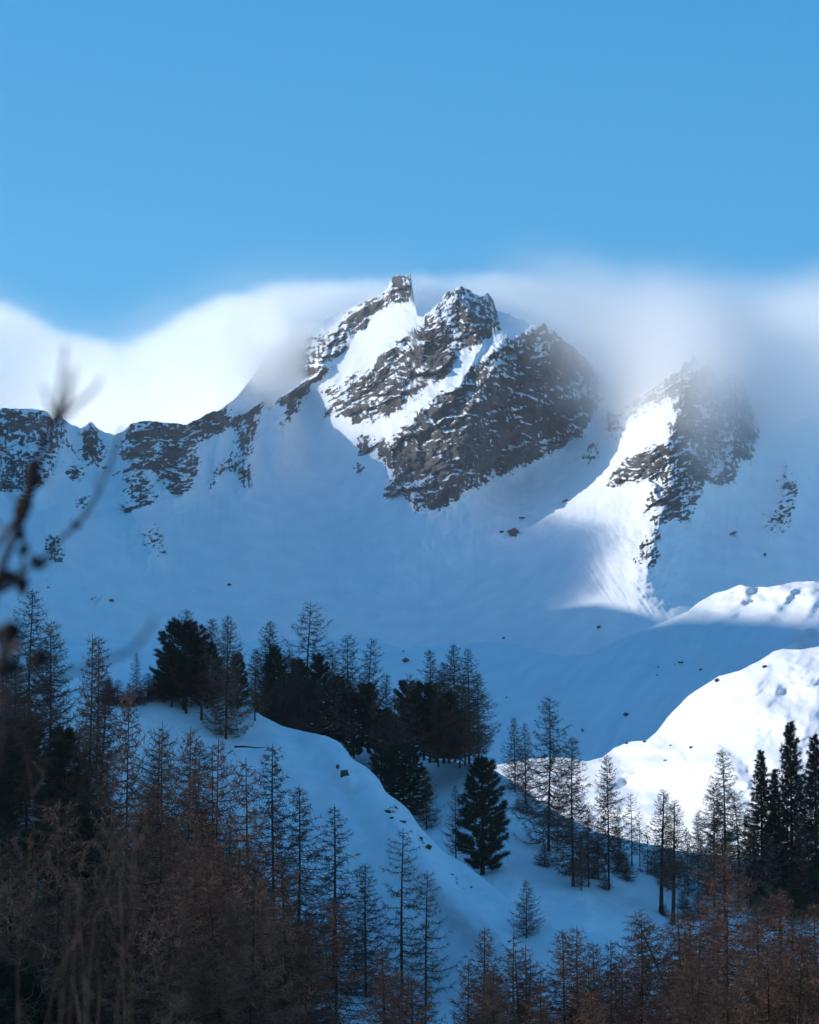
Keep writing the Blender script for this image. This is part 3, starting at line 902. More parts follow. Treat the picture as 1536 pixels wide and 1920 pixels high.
def make_larch(seed, H=15.0, wide=0.2, crook=0.006, low=0.10, dense=1.0, sag=0.10, thick=0.0092, gap=0.0, fork=False):
    """bare winter larch: trunk, limbs that sag and lift at their ends, net of fine curly twigs"""
    rg = np.random.default_rng(seed)
    T = Geo(); C = Geo()
    path, z = trunk_path(rg, H, crook)
    rad = thick * H * (1 - z) ** 0.85 + 0.018
    rad[0] *= 1.35
    T.tube(path, rad, 9)
    if fork:
        i = 8
        p2 = path[i:].copy(); k = np.linspace(0, 1, len(p2))
        p2[:, 0] += 0.035 * H * np.sqrt(k); p2[:, 2] -= 0.02 * H * k
        T.tube(p2, rad[i:] * 0.8, 9)
    wide *= 1.55
    nb = int(120 * dense)
    for b in range(nb):
        h = low + (0.985 - low) * (b + rg.uniform(0, 1)) / nb
        if gap and rg.random() < gap * (1 - h): continue
        az = b * 2.39996 + rg.uniform(-0.5, 0.5)
        prof = (1 - h) ** 0.72 * (0.62 + 0.38 * min(1, (h - low) / 0.16))
        L = H * wide * (prof + 0.05) * rg.uniform(0.55, 1.12)
        o = np.array([np.interp(h, z, path[:, k]) for k in range(3)])
        d = np.array([math.cos(az), math.sin(az), 0])
        rise = rg.uniform(-0.12, 0.12) + 0.45 * max(0, h - 0.62)
        q = np.linspace(0, 1, 6)
        sg = sag * (1.25 - h) * rg.uniform(0.6, 1.6)
        pz = rise * q - sg * 4.0 * q * (1 - 0.62 * q) + (sg * 1.9 + 0.14) * q ** 3
        sw = rg.uniform(-0.12, 0.12)
        side = np.array([-d[1], d[0], 0])
        bp = o + L * (np.outer(q, d) + np.outer(sw * q ** 2, side) + np.outer(pz, [0, 0, 1]))
        bp[1:-1] += rg.normal(0, 0.018 * L, (4, 3))
        br = (0.014 + 0.010 * L) * (1 - 0.80 * q)
        C.tube(bp, br, 0)
        ntw = int(5 + L * 8)
        for t in range(ntw):
            u = rg.uniform(0.10, 1.0)
            p = np.array([np.interp(u, q, bp[:, k]) for k in range(3)])
            l2 = (0.18 + 0.28 * L * (1.05 - u * 0.7)) * rg.uniform(0.4, 1.0)
            l2 = min(l2, 1.3)
            sgn = rg.choice([-1, 1])
            dd = unit(d * rg.uniform(0.1, 1.0) + side * sgn * rg.uniform(0.3, 1.0) + np.array([0, 0, rg.uniform(-0.75, 0.5)]))
            lift = np.array([0, 0, rg.uniform(-0.25, 0.45)])
            m1 = p + dd * l2 * 0.5 + rg.normal(0, 0.06 * l2, 3)
            e = p + dd * l2 + lift * l2 + rg.normal(0, 0.10 * l2, 3)
            C.tube(np.array([p, m1, e]), [0.019, 0.015, 0.006], 1)
            for k in range(int(1 + l2 * 5)):
                w_ = rg.uniform(0.15, 1)
                b0 = p + (m1 - p) * min(1, w_ * 2) + (e - m1) * max(0, w_ * 2 - 1)
                e3 = b0 + unit(dd * 0.5 + rg.normal(0, 0.7, 3)) * rg.uniform(0.14, 0.42)
                C.tube(np.array([b0, e3]), [0.012, 0.005], 1)
    return T.mesh('trunk', [M_BARK], True), C.mesh('crown', [M_BARK, M_TWIG]), H


def tuft(G, p, d, rg, n, ln, wd, mat=0):
    """a brush of needles around direction d"""
    dirs = d[None, :] * 0.75 + rg.normal(0, 0.55, (n, 3))
    dirs /= np.linalg.norm(dirs, axis=1, keepdims=True)
    ll = ln * rg.uniform(0.6, 1.1, n)
    sd = np.cross(dirs, rg.normal(0, 1, (n, 3))); sd /= np.maximum(np.linalg.norm(sd, axis=1, keepdims=True), 1e-6)
    a = p + rg.normal(0, 0.05 * ln, (n, 3))
    v = np.stack([a - sd * wd, a + sd * wd, a + dirs * ll[:, None] + sd * wd * .35, a + dirs * ll[:, None] - sd * wd * .35], 1).reshape(-1, 3)
    G.raw(v, np.arange(4 * n).reshape(-1, 4), mat)


def make_pine(seed, H=11.0, wide=0.24, low=0.06, tops=1, round_=0.55, nb=95, snow=0):
    """stone pine: dense upswept branches ending in needle brushes"""
    rg = np.random.default_rng(seed)
    T = Geo(); C = Geo(); W = Geo()
    path, z = trunk_path(rg, H, 0.005)
    T.tube(path, 0.018 * H * (1 - z) ** 0.9 + 0.02, 9)
    for b in range(nb):
        h = low + (0.97 - low) * (b + rg.uniform(0, 1)) / nb
        az = b * 2.39996 + rg.uniform(-0.6, 0.6)
        hh = (h - low) / (1 - low)
        prof = (1 - hh) ** round_ * (0.5 + 0.5 * min(1, hh / 0.22))
        L = H * wide * (prof + 0.06) * rg.uniform(0.6, 1.15)
        o = np.array([np.interp(h, z, path[:, k]) for k in range(3)])
        d = np.array([math.cos(az), math.sin(az), 0]); side = np.array([-d[1], d[0], 0])
        q = np.linspace(0, 1, 5)
        pz = -0.10 * q * (1 - h) + (0.25 + 0.35 * h) * q ** 2
        bp = o + L * (np.outer(q, d) + np.outer(pz, [0, 0, 1])) + 0
        C.tube(bp, 0.035 * (1 - 0.75 * q) + 0.006, 1)
        nt_ = int(7 + L * 13)
        for t in range(nt_):
            u = rg.uniform(0.22, 1.0) ** 0.75
            p = np.array([np.interp(u, q, bp[:, k]) for k in range(3)])
            p = p + side * rg.normal(0, 0.16 * L * (1.15 - u) + 0.06) + np.array([0, 0, rg.normal(0, 0.07)])
            dd = unit(d * 0.6 + np.array([0, 0, rg.uniform(0.2, 1.0)]) + side * rg.normal(0, 0.4))
            tuft(C, p, dd, rg, 14, 0.44, 0.020)
            if snow and rg.random() < snow and u > 0.5:
                s_ = rg.uniform(0.07, 0.30) * rg.uniform(0.5, 1)
                ico(W, p + np.array([0, 0, 0.1]), (s_ * rg.uniform(0.9, 2.2), s_ * rg.uniform(0.8, 1.6), s_ * 0.5), rg, 0, 0.5)
    tuft(C, path[-1], np.array([0, 0, 1.0]), rg, 20, 0.4, 0.02)
    return T.mesh('trunk', [M_PBARK], True), C.mesh('crown', [M_NEEDLE, M_PBARK]), H, (W.mesh('snow', [M_CLUMP], True) if snow else None)


def make_spruce(seed, H=16.0, wide=0.15, low=0.05, nb=150):
    rg = np.random.default_rng(seed)
    T = Geo(); C = Geo()
    path, z = trunk_path(rg, H, 0.003)
    T.tube(path, 0.013 * H * (1 - z) ** 0.9 + 0.015, 9)
    for b in range(nb):
        h = low + (0.99 - low) * (b + rg.uniform(0, 1)) / nb
        az = b * 2.39996 + rg.uniform(-0.5, 0.5)
        L = H * wide * ((1 - h) ** 0.85 + 0.03) * rg.uniform(0.6, 1.15)
        o = np.array([np.interp(h, z, path[:, k]) for k in range(3)])
        d = np.array([math.cos(az), math.sin(az), 0]); side = np.array([-d[1], d[0], 0])
        q = np.linspace(0, 1, 5)
        pz = (0.25 * h - 0.28 * (1 - h)) * q - 0.15 * q + 0.28 * q ** 2
        bp = o + L * (np.outer(q, d) + np.outer(pz, [0, 0, 1]))
        C.tube(bp, 0.028 * (1 - 0.8 * q) + 0.005, 1)
        for t in range(int(6 + L * 15)):
            u = rg.uniform(0.12, 1.0)
            p = np.array([np.interp(u, q, bp[:, k]) for k in range(3)])
            sgn = rg.choice([-1, 1])
            off = side * sgn * rg.uniform(0, 0.26) * L * (1.15 - u)
            p = p + off + np.array([0, 0, -abs(rg.normal(0, 0.10))])
            tuft(C, p, unit(d * 0.7 + side * sgn * 0.4 + np.array([0, 0, rg.uniform(-0.6, 0.15)])), rg, 9, 0.34, 0.018)
    return T.mesh('trunk', [M_PBARK], True), C.mesh('crown', [M_NEEDLE, M_PBARK]), H, None


_ICO = None


def ico(G, c, s, rg, mat=0, rough=0.25, sub=1):
    """irregular rounded lump"""
    import bmesh
    global _ICO
    if _ICO is None:
        _ICO = {}
        for k in (1, 2, 3):
            bm = bmesh.new(); bmesh.ops.create_icosphere(bm, subdivisions=k, radius=1)
            _ICO[k] = (np.array([v.co[:] for v in bm.verts]), np.array([[v.index for v in f.verts] for f in bm.faces])); bm.free()
    v, f = _ICO[sub]
    a = rg.uniform(0, 6.28); ca_, sa_ = math.cos(a), math.sin(a)
    ns = rg.normal(0, 1, (5, 3)); ph = rg.uniform(0, 6.28, 5)
    r = 1 + rough * sum(np.sin(v @ (ns[k] * 1.6) + ph[k]) for k in range(5)) / 2.2
    w_ = v * r[:, None] * np.array(s)
    w_ = np.stack([w_[:, 0] * ca_ - w_[:, 1] * sa_, w_[:, 0] * sa_ + w_[:, 1] * ca_, w_[:, 2]], 1)
    G.raw(w_ + np.array(c), f, mat)


LARCH = [make_larch(101, wide=0.20), make_larch(102, wide=0.17, dense=1.15, low=0.06), make_larch(103, wide=0.24, crook=0.010, dense=0.95, sag=0.14),
         make_larch(104, wide=0.21, dense=1.2, low=0.14), make_larch(105, wide=0.15, dense=0.9, crook=0.004), make_larch(106, wide=0.26, crook=0.016, dense=0.75, gap=0.5, sag=0.13),
         make_larch(107, wide=0.22, dense=1.3, low=0.05, sag=0.08, fork=True), make_larch(108, wide=0.20, dense=0.55, gap=0.3, low=0.2, sag=0.09, thick=0.009),
         make_larch(109, wide=0.19, dense=1.0, low=0.30, thick=0.017)]
PINE = [make_pine(201), make_pine(202, wide=0.30, round_=0.45), make_pine(203, wide=0.22, low=0.02), make_pine(204, wide=0.27, snow=0.035, round_=0.5), make_pine(205, wide=0.33, low=0.14, round_=0.4)]
SPRUCE = [make_spruce(301, wide=0.20, nb=180), make_spruce(302, wide=0.24, nb=190)]

# ------------------------------------------------------------------ planting
def link_tree(name, proto, loc, H, rz, label, cat, group, wf=1.0, tilt=(0, 0)):
    e = bpy.data.objects.new(name, None); COL.objects.link(e)
    e.empty_display_size = 0.5
    s_ = H / proto[2]
    e.location = loc; e.scale = (s_ * wf, s_ * wf, s_)
    e.rotation_euler = (tilt[0], tilt[1], rz)
    tag(e, label, cat, group)
    for nm, me in (('trunk', proto[0]), ('crown', proto[1]), ('snow', proto[3] if len(proto) > 3 else None)):
        if me is None: continue
        o = bpy.data.objects.new(nm, me); COL.objects.link(o); o.parent = e
        if nm == 'snow': o['kind'] = 'stuff'
    return e


def tree(kind, proto, U, vtop, vbase, sheet, label, group=None, wf=1.0, Y=None, sink=0.15, tilt=(0, 0), rz=None):
    """a tree whose foot stands on the sheet at (U, vbase) and whose tip reaches picture row vtop"""
    y = Y if Y is not None else sheet.at(U, vbase)
    b = Vector(P(U, vbase, y))
    H = y * gv(vtop) - b.z
    b.z -= sink
    if rz is None: rz = (U * 12.9898) % 6.28
    nm = {'larch': 'larch_tree', 'pine': 'pine_tree', 'spruce': 'spruce_tree'}[kind]
    return link_tree(nm, proto, b, H + sink, rz, label, kind + ' tree' if kind != 'larch' else 'larch tree', group, wf, tilt)


rnd = random.Random(11)
KG = 'trees along the knoll crest'
# trees on the knoll crest, from the west
tree('larch', LARCH[4], 255, 1222, 1318, KNOLL, 'small lone bare larch on the bare crest west of the dark pine clump', KG)
tree('larch', LARCH[0], 349, 1140, 1338, KNOLL, 'bare larch whose tip rises behind the broad dark pine on the crest', KG, Y=None)
tree('pine', PINE[4], 345, 1166, 1330, KNOLL, 'broad dark stone pine crowning the top of the knoll', KG, wf=1.25)
tree('pine', PINE[1], 388, 1205, 1328, KNOLL, 'dark pine pressed against the east side of the broad crowning pine', KG, wf=1.15)
tree('pine', PINE[4], 322, 1226, 1326, KNOLL, 'low dark pine under the west side of the broad crowning pine', KG, wf=1.0)
tree('larch', LARCH[3], 398, 1158, 1325, KNOLL, 'dense bare larch just east of the broad crowning pine', KG)
tree('larch', LARCH[6], 424, 1152, 1385, KNOLL, 'tall forked bare larch with low drooping boughs on the knoll shoulder', KG, wf=0.85)
tree('larch', LARCH[8], 378, 1180, 1350, KNOLL, 'bare larch with thick dark stem between pine and forked larch', KG, wf=0.8)
tree('larch', LARCH[1], 306, 1232, 1318, KNOLL, 'short bare larch leaning against the west side of the pine clump', KG)
tree('pine', PINE[0], 445, 1225, 1330, KNOLL, 'dark pine behind the forked larch on the knoll shoulder', KG)
BG = 'trees behind the cornice'
tree('larch', LARCH[3], 505, 1163, 1372, BENCH, 'bushy bare larch rising above the western end of the cornice pines', BG, Y=334)
tree('pine', PINE[2], 512, 1212, 1378, BENCH, 'slim dark pine in front of the bushy larch above the cornice', BG, Y=330)
tree('larch', LARCH[5], 577, 1128, 1392, BENCH, 'tallest crooked bare larch with open ragged crown above the cornice', BG, Y=334)
tree('pine', PINE[0], 560, 1236, 1392, BENCH, 'dark pine at the foot of the tallest crooked larch', BG, Y=329)
tree('pine', PINE[2], 598, 1228, 1396, BENCH, 'dark pine just east of the tallest crooked larch', BG, Y=331)
tree('pine', PINE[1], 635, 1268, 1400, BENCH, 'rounded dark pine in the middle of the cornice pines', BG, Y=328)
tree('pine', PINE[3], 612, 1300, 1405, BENCH, 'low snow flecked pine close behind the cornice lip', BG, Y=322)
tree('larch', LARCH[2], 655, 1188, 1400, BENCH, 'bare larch with a bent stem over the rounded pine', BG, Y=334)
tree('larch', LARCH[5], 692, 1196, 1405, BENCH, 'bare larch with curved side limbs east of the bent larch', BG, Y=330, wf=0.85)
tree('pine', PINE[1], 690, 1282, 1408, BENCH, 'dark bushy pine under the larch with curved limbs', BG, Y=326)
tree('pine', PINE[3], 664, 1330, 1420, BENCH, 'squat pine with snow on its boughs beside the cornice bulge', BG, Y=318)
tree('pine', PINE[1], 765, 1278, 1418, BENCH, 'wide dark pine at the western foot of the eastern larch clump', BG, Y=322)
tree('pine', PINE[4], 795, 1282, 1424, BENCH, 'wide dark pine in the middle of the eastern larch clump', BG, Y=324)
tree('larch', LARCH[0], 806, 1216, 1428, BENCH, 'westernmost bare larch of the eastern clump', BG, Y=328)
tree('larch', LARCH[3], 832, 1240, 1430, BENCH, 'second bare larch of the eastern clump, lower than its neighbours', BG, Y=325)
tree('larch', LARCH[6], 853, 1206, 1430, BENCH, 'tallest forked larch of the eastern clump', BG, Y=330, wf=0.85)
tree('larch', LARCH[1], 880, 1214, 1430, BENCH, 'narrow dense larch of the eastern clump next to its tallest tree', BG, Y=324)
tree('larch', LARCH[3], 898, 1262, 1432, BENCH, 'easternmost larch of the eastern clump with broad lower boughs', BG, Y=320, wf=1.05)
tree('pine', PINE[1], 842, 1300, 1428, BENCH, 'dark pine hidden among the stems of the eastern larch clump', BG, Y=322)
tree('larch', LARCH[7], 872, 1290, 1434, BENCH, 'thin bare sapling at the open edge of the eastern clump', BG, Y=318)
tree('pine', PINE[1], 540, 1272, 1392, BENCH, 'broad dark pine low between the slim one and the crooked larch', BG, Y=325, wf=1.25)
tree('pine', PINE[4], 580, 1280, 1396, BENCH, 'broad dark pine low under the tallest crooked larch', BG, Y=324, wf=1.2)
tree('pine', PINE[1], 660, 1300, 1408, BENCH, 'broad dark pine low under the bent larch', BG, Y=323, wf=1.25)
tree('pine', PINE[4], 715, 1330, 1420, BENCH, 'broad low pine at the eastern end of the cornice pines', BG, Y=320, wf=1.3)
tree('pine', PINE[1], 818, 1310, 1428, BENCH, 'broad low pine among the stems of the second eastern clump larch', BG, Y=320, wf=1.3)
tree('larch', LARCH[3], 478, 1215, 1352, KNOLL, 'bare larch filling the notch between crest and cornice trees', KG)
tree('larch', LARCH[6], 540, 1215, 1392, BENCH, 'bare larch between the bushy one and the tallest crooked one', BG, Y=336)
tree('larch', LARCH[2], 620, 1215, 1398, BENCH, 'bare larch with loose crown between crooked and bent larches', BG, Y=336)
tree('larch', LARCH[0], 725, 1262, 1420, BENCH, 'bare larch in the saddle between the cornice trees and the eastern clump', BG, Y=330)
for U, vt, vb, y in ((530, 1262, 1392, 320), (562, 1250, 1396, 319), (596, 1268, 1400, 318), (628, 1240, 1404, 319), (660, 1272, 1410, 316), (704, 1290, 1424, 315), (746, 1300, 1432, 315), (776, 1262, 1432, 317), (822, 1256, 1436, 317), (862, 1262, 1438, 316)):
    tree('larch', LARCH[[7, 5, 2, 8][int(U) % 4]], U, vt, vb, BENCH, 'thin bare larch standing close before the dark cornice pines', 'thin larches before the cornice pines', Y=y, tilt=(0.0, ((U * 0.37) % 1 - 0.5) * 0.12), wf=0.9)
tree('pine', PINE[2], 728, 1330, 1430, BENCH, 'dark pine filling the gap between the two tree clumps', BG, Y=318)
tree('pine', PINE[3], 715, 1372, 1478, BENCH, 'snow flecked pine below the gap on the slope behind the cornice', BG)
tree('pine', PINE[3], 768, 1396, 1538, BENCH, 'large snow flecked pine below the cornice with a larch beside it', BG, wf=1.15)
tree('larch', LARCH[2], 800, 1440, 1556, BENCH, 'bare larch with drooping boughs beside the large snow flecked pine', BG)
tree('pine', PINE[1], 742, 1400, 1512, BENCH, 'dark pine tucked under the cornice edge', BG)
tree('pine', PINE[0], 905, 1420, 1640, BENCH, 'big solitary cone shaped stone pine on the open bench', None, wf=1.12)
tree('larch', LARCH[4], 855, 1470, 1612, BENCH, 'thin bare larch just west of the solitary stone pine', None)
EG = 'larches on the eastern bench'
tree('larch', LARCH[1], 966, 1344, 1486, BENCH, 'bare larch at the western end of the row before the sunlit snow', EG)
tree('larch', LARCH[4], 986, 1354, 1506, BENCH, 'narrow bare larch beside the western end larch of the bench row', EG)
tree('larch', LARCH[2], 1029, 1304, 1596, BENCH, 'tallest bare larch of the bench with wide low boughs', EG, wf=0.92)
tree('larch', LARCH[0], 1075, 1380, 1662, BENCH, 'dark bare larch with thick crown just east of the tallest bench larch', EG)
tree('larch', LARCH[3], 1142, 1414, 1668, BENCH, 'bare larch whose tip stands against the sunlit hummocks', EG, wf=0.8)
tree('larch', LARCH[3], 1104, 1520, 1664, BENCH, 'dense low larch filling the space between two taller ones', EG)
tree('larch', LARCH[7], 1185, 1486, 1622, BENCH, 'sparse bare larch against the bright snow', EG)
tree('larch', LARCH[7], 1200, 1520, 1626, BENCH, 'short sparse larch in a pair against the bright snow', EG)
tree('larch', LARCH[8], 1240, 1478, 1712, BENCH, 'western twin larch with a thick leaning bare stem', EG, tilt=(0, 0.03))
tree('larch', LARCH[8], 1262, 1498, 1734, BENCH, 'eastern twin larch with a thick leaning bare stem', EG, tilt=(0, -0.05))
tree('larch', LARCH[0], 1360, 1402, 1690, BENCH, 'tall bare larch reaching up into the sunlit snow near the spruces', EG, wf=0.95)
tree('larch', LARCH[3], 1340, 1466, 1700, BENCH, 'bushy bare larch leaning on the tall one near the spruces', EG)
tree('larch', LARCH[5], 1385, 1480, 1700, BENCH, 'ragged bare larch between the tall larch and the spruces', EG)
SG = 'spruces on the eastern edge'
tree('spruce', SPRUCE[0], 1432, 1404, 1700, BENCH, 'western, lowest spruce of the dark spruce group', SG)
tree('spruce', SPRUCE[1], 1487, 1350, 1720, BENCH, 'tallest dark spruce with full crown near the east edge', SG, wf=0.85)
tree('spruce', SPRUCE[1], 1533, 1374, 1720, BENCH, 'dark spruce cut off by the east edge of the view', SG, wf=0.9)
tree('spruce', SPRUCE[0], 1458, 1440, 1690, BENCH, 'slim spruce squeezed between the two taller spruces', SG)
for U, vt, vb in ((1046, 1500, 1600), (1122, 1540, 1640), (1160, 1530, 1625), (1215, 1545, 1640), (1290, 1550, 1680), (1310, 1520, 1660), (1408, 1520, 1700), (1445, 1560, 1740), (1505, 1520, 1730), (1090, 1560, 1670)):
    tree('larch', LARCH[rnd.choice([0, 1, 3, 7])], U, vt, vb, BENCH, 'low bare larch among the undergrowth of the eastern bench', 'low larches of the eastern bench', wf=rnd.uniform(.8, 1.05))
tree('larch', LARCH[2], 987, 1650, 1758, KNOLL, 'small lone dark larch standing on the lower snow slope', None, wf=1.1)
FG = 'larches in the hollow below the knoll'
tree('larch', LARCH[1], 512, 1394, 1850, KNOLL, 'tall slender brown larch at the western edge of the open snow slope', FG, wf=0.95)
tree('larch', LARCH[0], 558, 1470, 1880, KNOLL, 'brown larch close east of the tall slender one', FG)
tree('larch', LARCH[4], 626, 1508, 1900, KNOLL, 'pale reddish symmetrical larch in the middle of the open slope', FG, wf=1.15)
tree('larch', LARCH[1], 686, 1618, 1915, KNOLL, 'lower reddish larch east of the symmetrical one', FG, wf=1.1)
tree('larch', LARCH[7], 754, 1552, 1900, KNOLL, 'spindly larch with sparse dark boughs and a knotted tip', FG)
tree('larch', LARCH[7], 799, 1632, 1930, KNOLL, 'second spindly larch with sparse dark boughs', FG)
tree('larch', LARCH[6], 1362, 1578, 2010, KNOLL, 'big red brown larch with thick trunk at the eastern front', FG, wf=1.15)
tree('larch', LARCH[5], 1300, 1690, 2010, KNOLL, 'leaning red larch with ragged limbs stretched over the snow', FG, tilt=(0, -0.32), wf=1.25)


# the crowded wood at the western front and along the lower edge
WOOD_TOP = [(-90, 1080), (20, 1095), (55, 1104), (90, 1160), (130, 1180), (170, 1192), (200, 1240), (235, 1290), (262, 1340), (300, 1352), (340, 1362), (400, 1384), (440, 1408), (462, 1450), (482, 1500), (505, 1520), (560, 1560), (590, 1620), (640, 1680), (700, 1730), (760, 1780), (840, 1790), (880, 1740), (905, 1735), (950, 1770), (990, 1770), (1040, 1745), (1085, 1735), (1120, 1760), (1150, 1740), (1200, 1700), (1260, 1690), (1310, 1650), (1400, 1640), (1480, 1630), (1560, 1620)]
hero = [(52, 1104, 262, 2), (92, 1162, 250, 3), (163, 1188, 240, 4), (176, 1192, 244, 1), (236, 1286, 205, 3), (300, 1352, 190, 0), (352, 1362, 180, 3), (406, 1384, 176, 6), (455, 1420, 170, 2), (905, 1738, 190, 1), (965, 1748, 190, 7), (990, 1772, 186, 7), (1056, 1742, 180, 3), (1086, 1736, 184, 1), (1110, 1764, 178, 3), (1490, 1700, 176, 6), (1420, 1716, 170, 3), (1535, 1690, 180, 3)]
herolab = ['dark larch with upswept boughs highest at the western edge', 'brown feathery larch below the highest western one', 'western stem of two close thin larches against the blue snow', 'eastern stem of two close thin larches against the blue snow', 'bare larch standing before the dark crest of the knoll', 'brown larch in front of the broad crest pine', 'pinkish brown larch below the broad crest pine', 'orange brown larch with feathery tips below the forked larch', 'brown larch with long drooping bough beside the open snow', 'narrow brown larch at the lower edge under the open slope', 'thin pale larch at the lower edge under the small lone larch', 'thinner pale larch beside another at the lower edge', 'brown larch of the low trio at the bottom edge, western one', 'brown larch of the low trio at the bottom edge, tallest one', 'brown larch of the low trio at the bottom edge, eastern one', 'red brown larch below the dark spruces', 'red brown larch between the big front larch and the spruces', 'red brown larch cut by the east edge below the spruces']


def ground_at(U, Y):
    """foot of a tree in the near wood: on the knoll where it reaches, else on the forest floor"""
    c = KNOLL.col(U)
    if KNOLL.Y[-1, c] < Y < KNOLL.Y[0, c]:
        return Vector(P(U, KNOLL.v_of_y(U, Y), Y))
    p = Vector(P(U, 1900, Y)); p.z = float(near_z(np.array(Y)))
    return p


for (U, vt, Y, k), lab in zip(hero, herolab):
    b = ground_at(U, Y)
    H = Y * gv(vt) - b.z
    link_tree('larch_tree', LARCH[k], b, H, rnd.uniform(0, 6.28), lab, 'larch tree', 'larches of the front wood', 0.95 if H < 20 else 15.5 / H * 1.1)
cnt = 0
for _ in range(9000):
    if cnt >= 215: break
    U = rnd.uniform(-70, 1590)
    west = U < 480
    if not west and rnd.random() < 0.62: continue
    if U < 1100 and not west and rnd.random() < 0.35: continue
    Y = rnd.uniform(112, 262) if west else rnd.uniform(118, 200)
    b = ground_at(U, Y)
    H = rnd.uniform(9, 17.5)
    z = b.z + H
    b_ = (z / Y - math.tan(PITCH)) / (1 + z / Y * math.tan(PITCH))
    vt = 960 - FPX * b_
    lim = float(interp(WOOD_TOP, U))
    if vt < lim + 4 or vt > 1890: continue
    if not west and vt < lim + 10: continue
    cnt += 1
    if west and U < 330 and rnd.random() < 0.38 and vt > lim + 30:
        link_tree('pine_tree', PINE[rnd.choice([0, 1, 2, 4])], b, H * 0.85, rnd.uniform(0, 6.28), 'dark pine standing in the %s of the shaded western wood' % ('nearest rows' if Y < 155 else 'middle rows' if Y < 205 else 'back rows'), 'pine tree', 'pines of the western wood', 1.05)
    else:
        grp = 'larches of the western wood' if west else 'low larches along the bottom edge'
        kp = rnd.choice([0, 1, 2, 3, 3, 4, 6, 5] if not west else [0, 1, 2, 3, 3, 6, 6, 5])
        look = ['evenly conical', 'slender dense', 'broad drooping', 'bushy', 'narrow thin', 'ragged open', 'fork topped'][kp]
        row = 'nearest rows' if Y < 155 else 'middle rows' if Y < 205 else 'back rows'
        lab = '%s bare brown larch in the %s of the western wood' % (look, row) if west else '%s bare brown larch top crowding the bottom edge, %s' % (look, row)
        link_tree('larch_tree', LARCH[kp], b, H, rnd.uniform(0, 6.28), lab, 'larch tree', grp, rnd.uniform(0.9, 1.2), (rnd.gauss(0, 0.03), rnd.gauss(0, 0.03)))
for i in range(46):
    if i < 22:
        U = rnd.uniform(190, 420); V = float(interp(KC, U)) + rnd.uniform(3, 14); sh = KNOLL; g_, l_ = 'low brush on the crest of the knoll', 'low dark bare brush on the knoll crest'
    else:
        U = rnd.uniform(960, 1500); V = float(interp(BC, U)) + rnd.uniform(40, 130); sh = BENCH; g_, l_ = 'low brush on the eastern bench', 'low dark bare brush between the bench larches'
    b = sh.point(U, V); b.z -= 0.3
    link_tree('bush', LARCH[rnd.choice([3, 6, 2])], b, rnd.uniform(1.6, 3.4), rnd.uniform(0, 6.28), l_, 'bush', g_, rnd.uniform(1.5, 2.4))
print('wood', cnt)
#@TREES_END


# ------------------------------------------------------------------ boulders on the snow, loose rocks on the knoll
_brg = np.random.default_rng(77)
BOULD = []
for k in range(5):
    g = Geo(); ico(g, (0, 0, 0), (1, _brg.uniform(0.55, 0.9), _brg.uniform(0.5, 0.9)), _brg, 0, 0.75, 1)
    BOULD.append(g.mesh('boulder', [M_ROCK], False))


def boulder(U, V, wpx, sheet, label, group, hf=0.8, name='boulder'):
    p = sheet.point(U, V)
    r = wpx * 0.5 * p.y / FPX
    o = bpy.data.objects.new(name, BOULD[int(U * 7 + V) % 5]); COL.objects.link(o)
    o.location = (p.x, p.y - r * 0.2, p.z + r * 0.25)
    o.scale = (r, r, r * hf); o.rotation_euler = (0, 0, (U * 3.7) % 6.28)
    tag(o, label, 'boulder', group)


BB = 'dark boulders poking out of the snow'
for U, V, s_, lab in [(1122, 1177, 12, 'largest dark boulder on the open shaded snow below the avalanche track'), (430, 1098, 7, 'tiny lone dark boulder in the middle of the blue snow bowl'),
                      (1060, 940, 11, 'small boulder above the sunlit avalanche track'), (1374, 1002, 15, 'flat boulder in the pale snow east of the dark rock spur'),
                      (1434, 1041, 12, 'boulder below the flat one in the pale snow of the east side'), (965, 1003, 20, 'broad black boulder under the sunlit snow lump'),
                      (942, 998, 11, 'smaller black boulder west of the broad one under the sunlit lump'), (979, 972, 10, 'small rock in the sunlit snow lump'),
                      (945, 1197, 9, 'boulder on the far rim of the snow bowl'), (210, 1128, 8, 'small boulder at the western foot of the bowl'), (173, 1124, 7, 'boulder beside another at the western foot of the bowl')]:
    boulder(U, V, s_, MOUNT, lab, BB)
HB = 'small rocks on the shaded hill'
for U, V, s_, lab in [(757, 1222, 7, 'upper small rock above the eastern larch clump'), (761, 1241, 12, 'dark rock with a snow hollow above the eastern larch clump'), (758, 1276, 7, 'lowest of the small rocks above the eastern larch clump'),
                      (1276, 1243, 9, 'darkest round rock of the little group on the shaded hill'), (1265, 1246, 6, 'narrow rock touching the darkest round one on the shaded hill'), (1233, 1251, 6, 'western rock of the little group on the shaded hill'),
                      (1232, 1266, 5, 'lowest rock of the little group on the shaded hill'), (1313, 1256, 9, 'eastern rock close to the edge of the sunlit slope'), (1173, 1342, 9, 'lone dark rock low on the shaded hill'),
                      (1093, 1370, 9, 'rock with a snow hollow above the bench larches'), (949, 1308, 5, 'tiny rock on the shaded hill near the larch clump')]:
    boulder(U, V, s_, HILL, lab, HB)
SB = 'rocks showing through the sunlit slope'
for U, V, s_, lab in [(1433, 1251, 13, 'rock under the crest of the sunlit slope'), (1345, 1278, 10, 'rock on the shoulder of the sunlit slope'), (1257, 1398, 7, 'small rock on the sunlit hummock'), (1296, 1402, 9, 'dark tuft like rock on the sunlit hummock'),
                      (1210, 1391, 8, 'rock on the rim between shade and sunlit hummocks'), (1247, 1426, 6, 'tiny rock in the middle of the sunlit hummock'), (1176, 1394, 7, 'rock at the shaded western rim of the hummocks')]:
    boulder(U, V, s_, SLOPE, lab, SB)
NB = 'rocks in the knoll face'
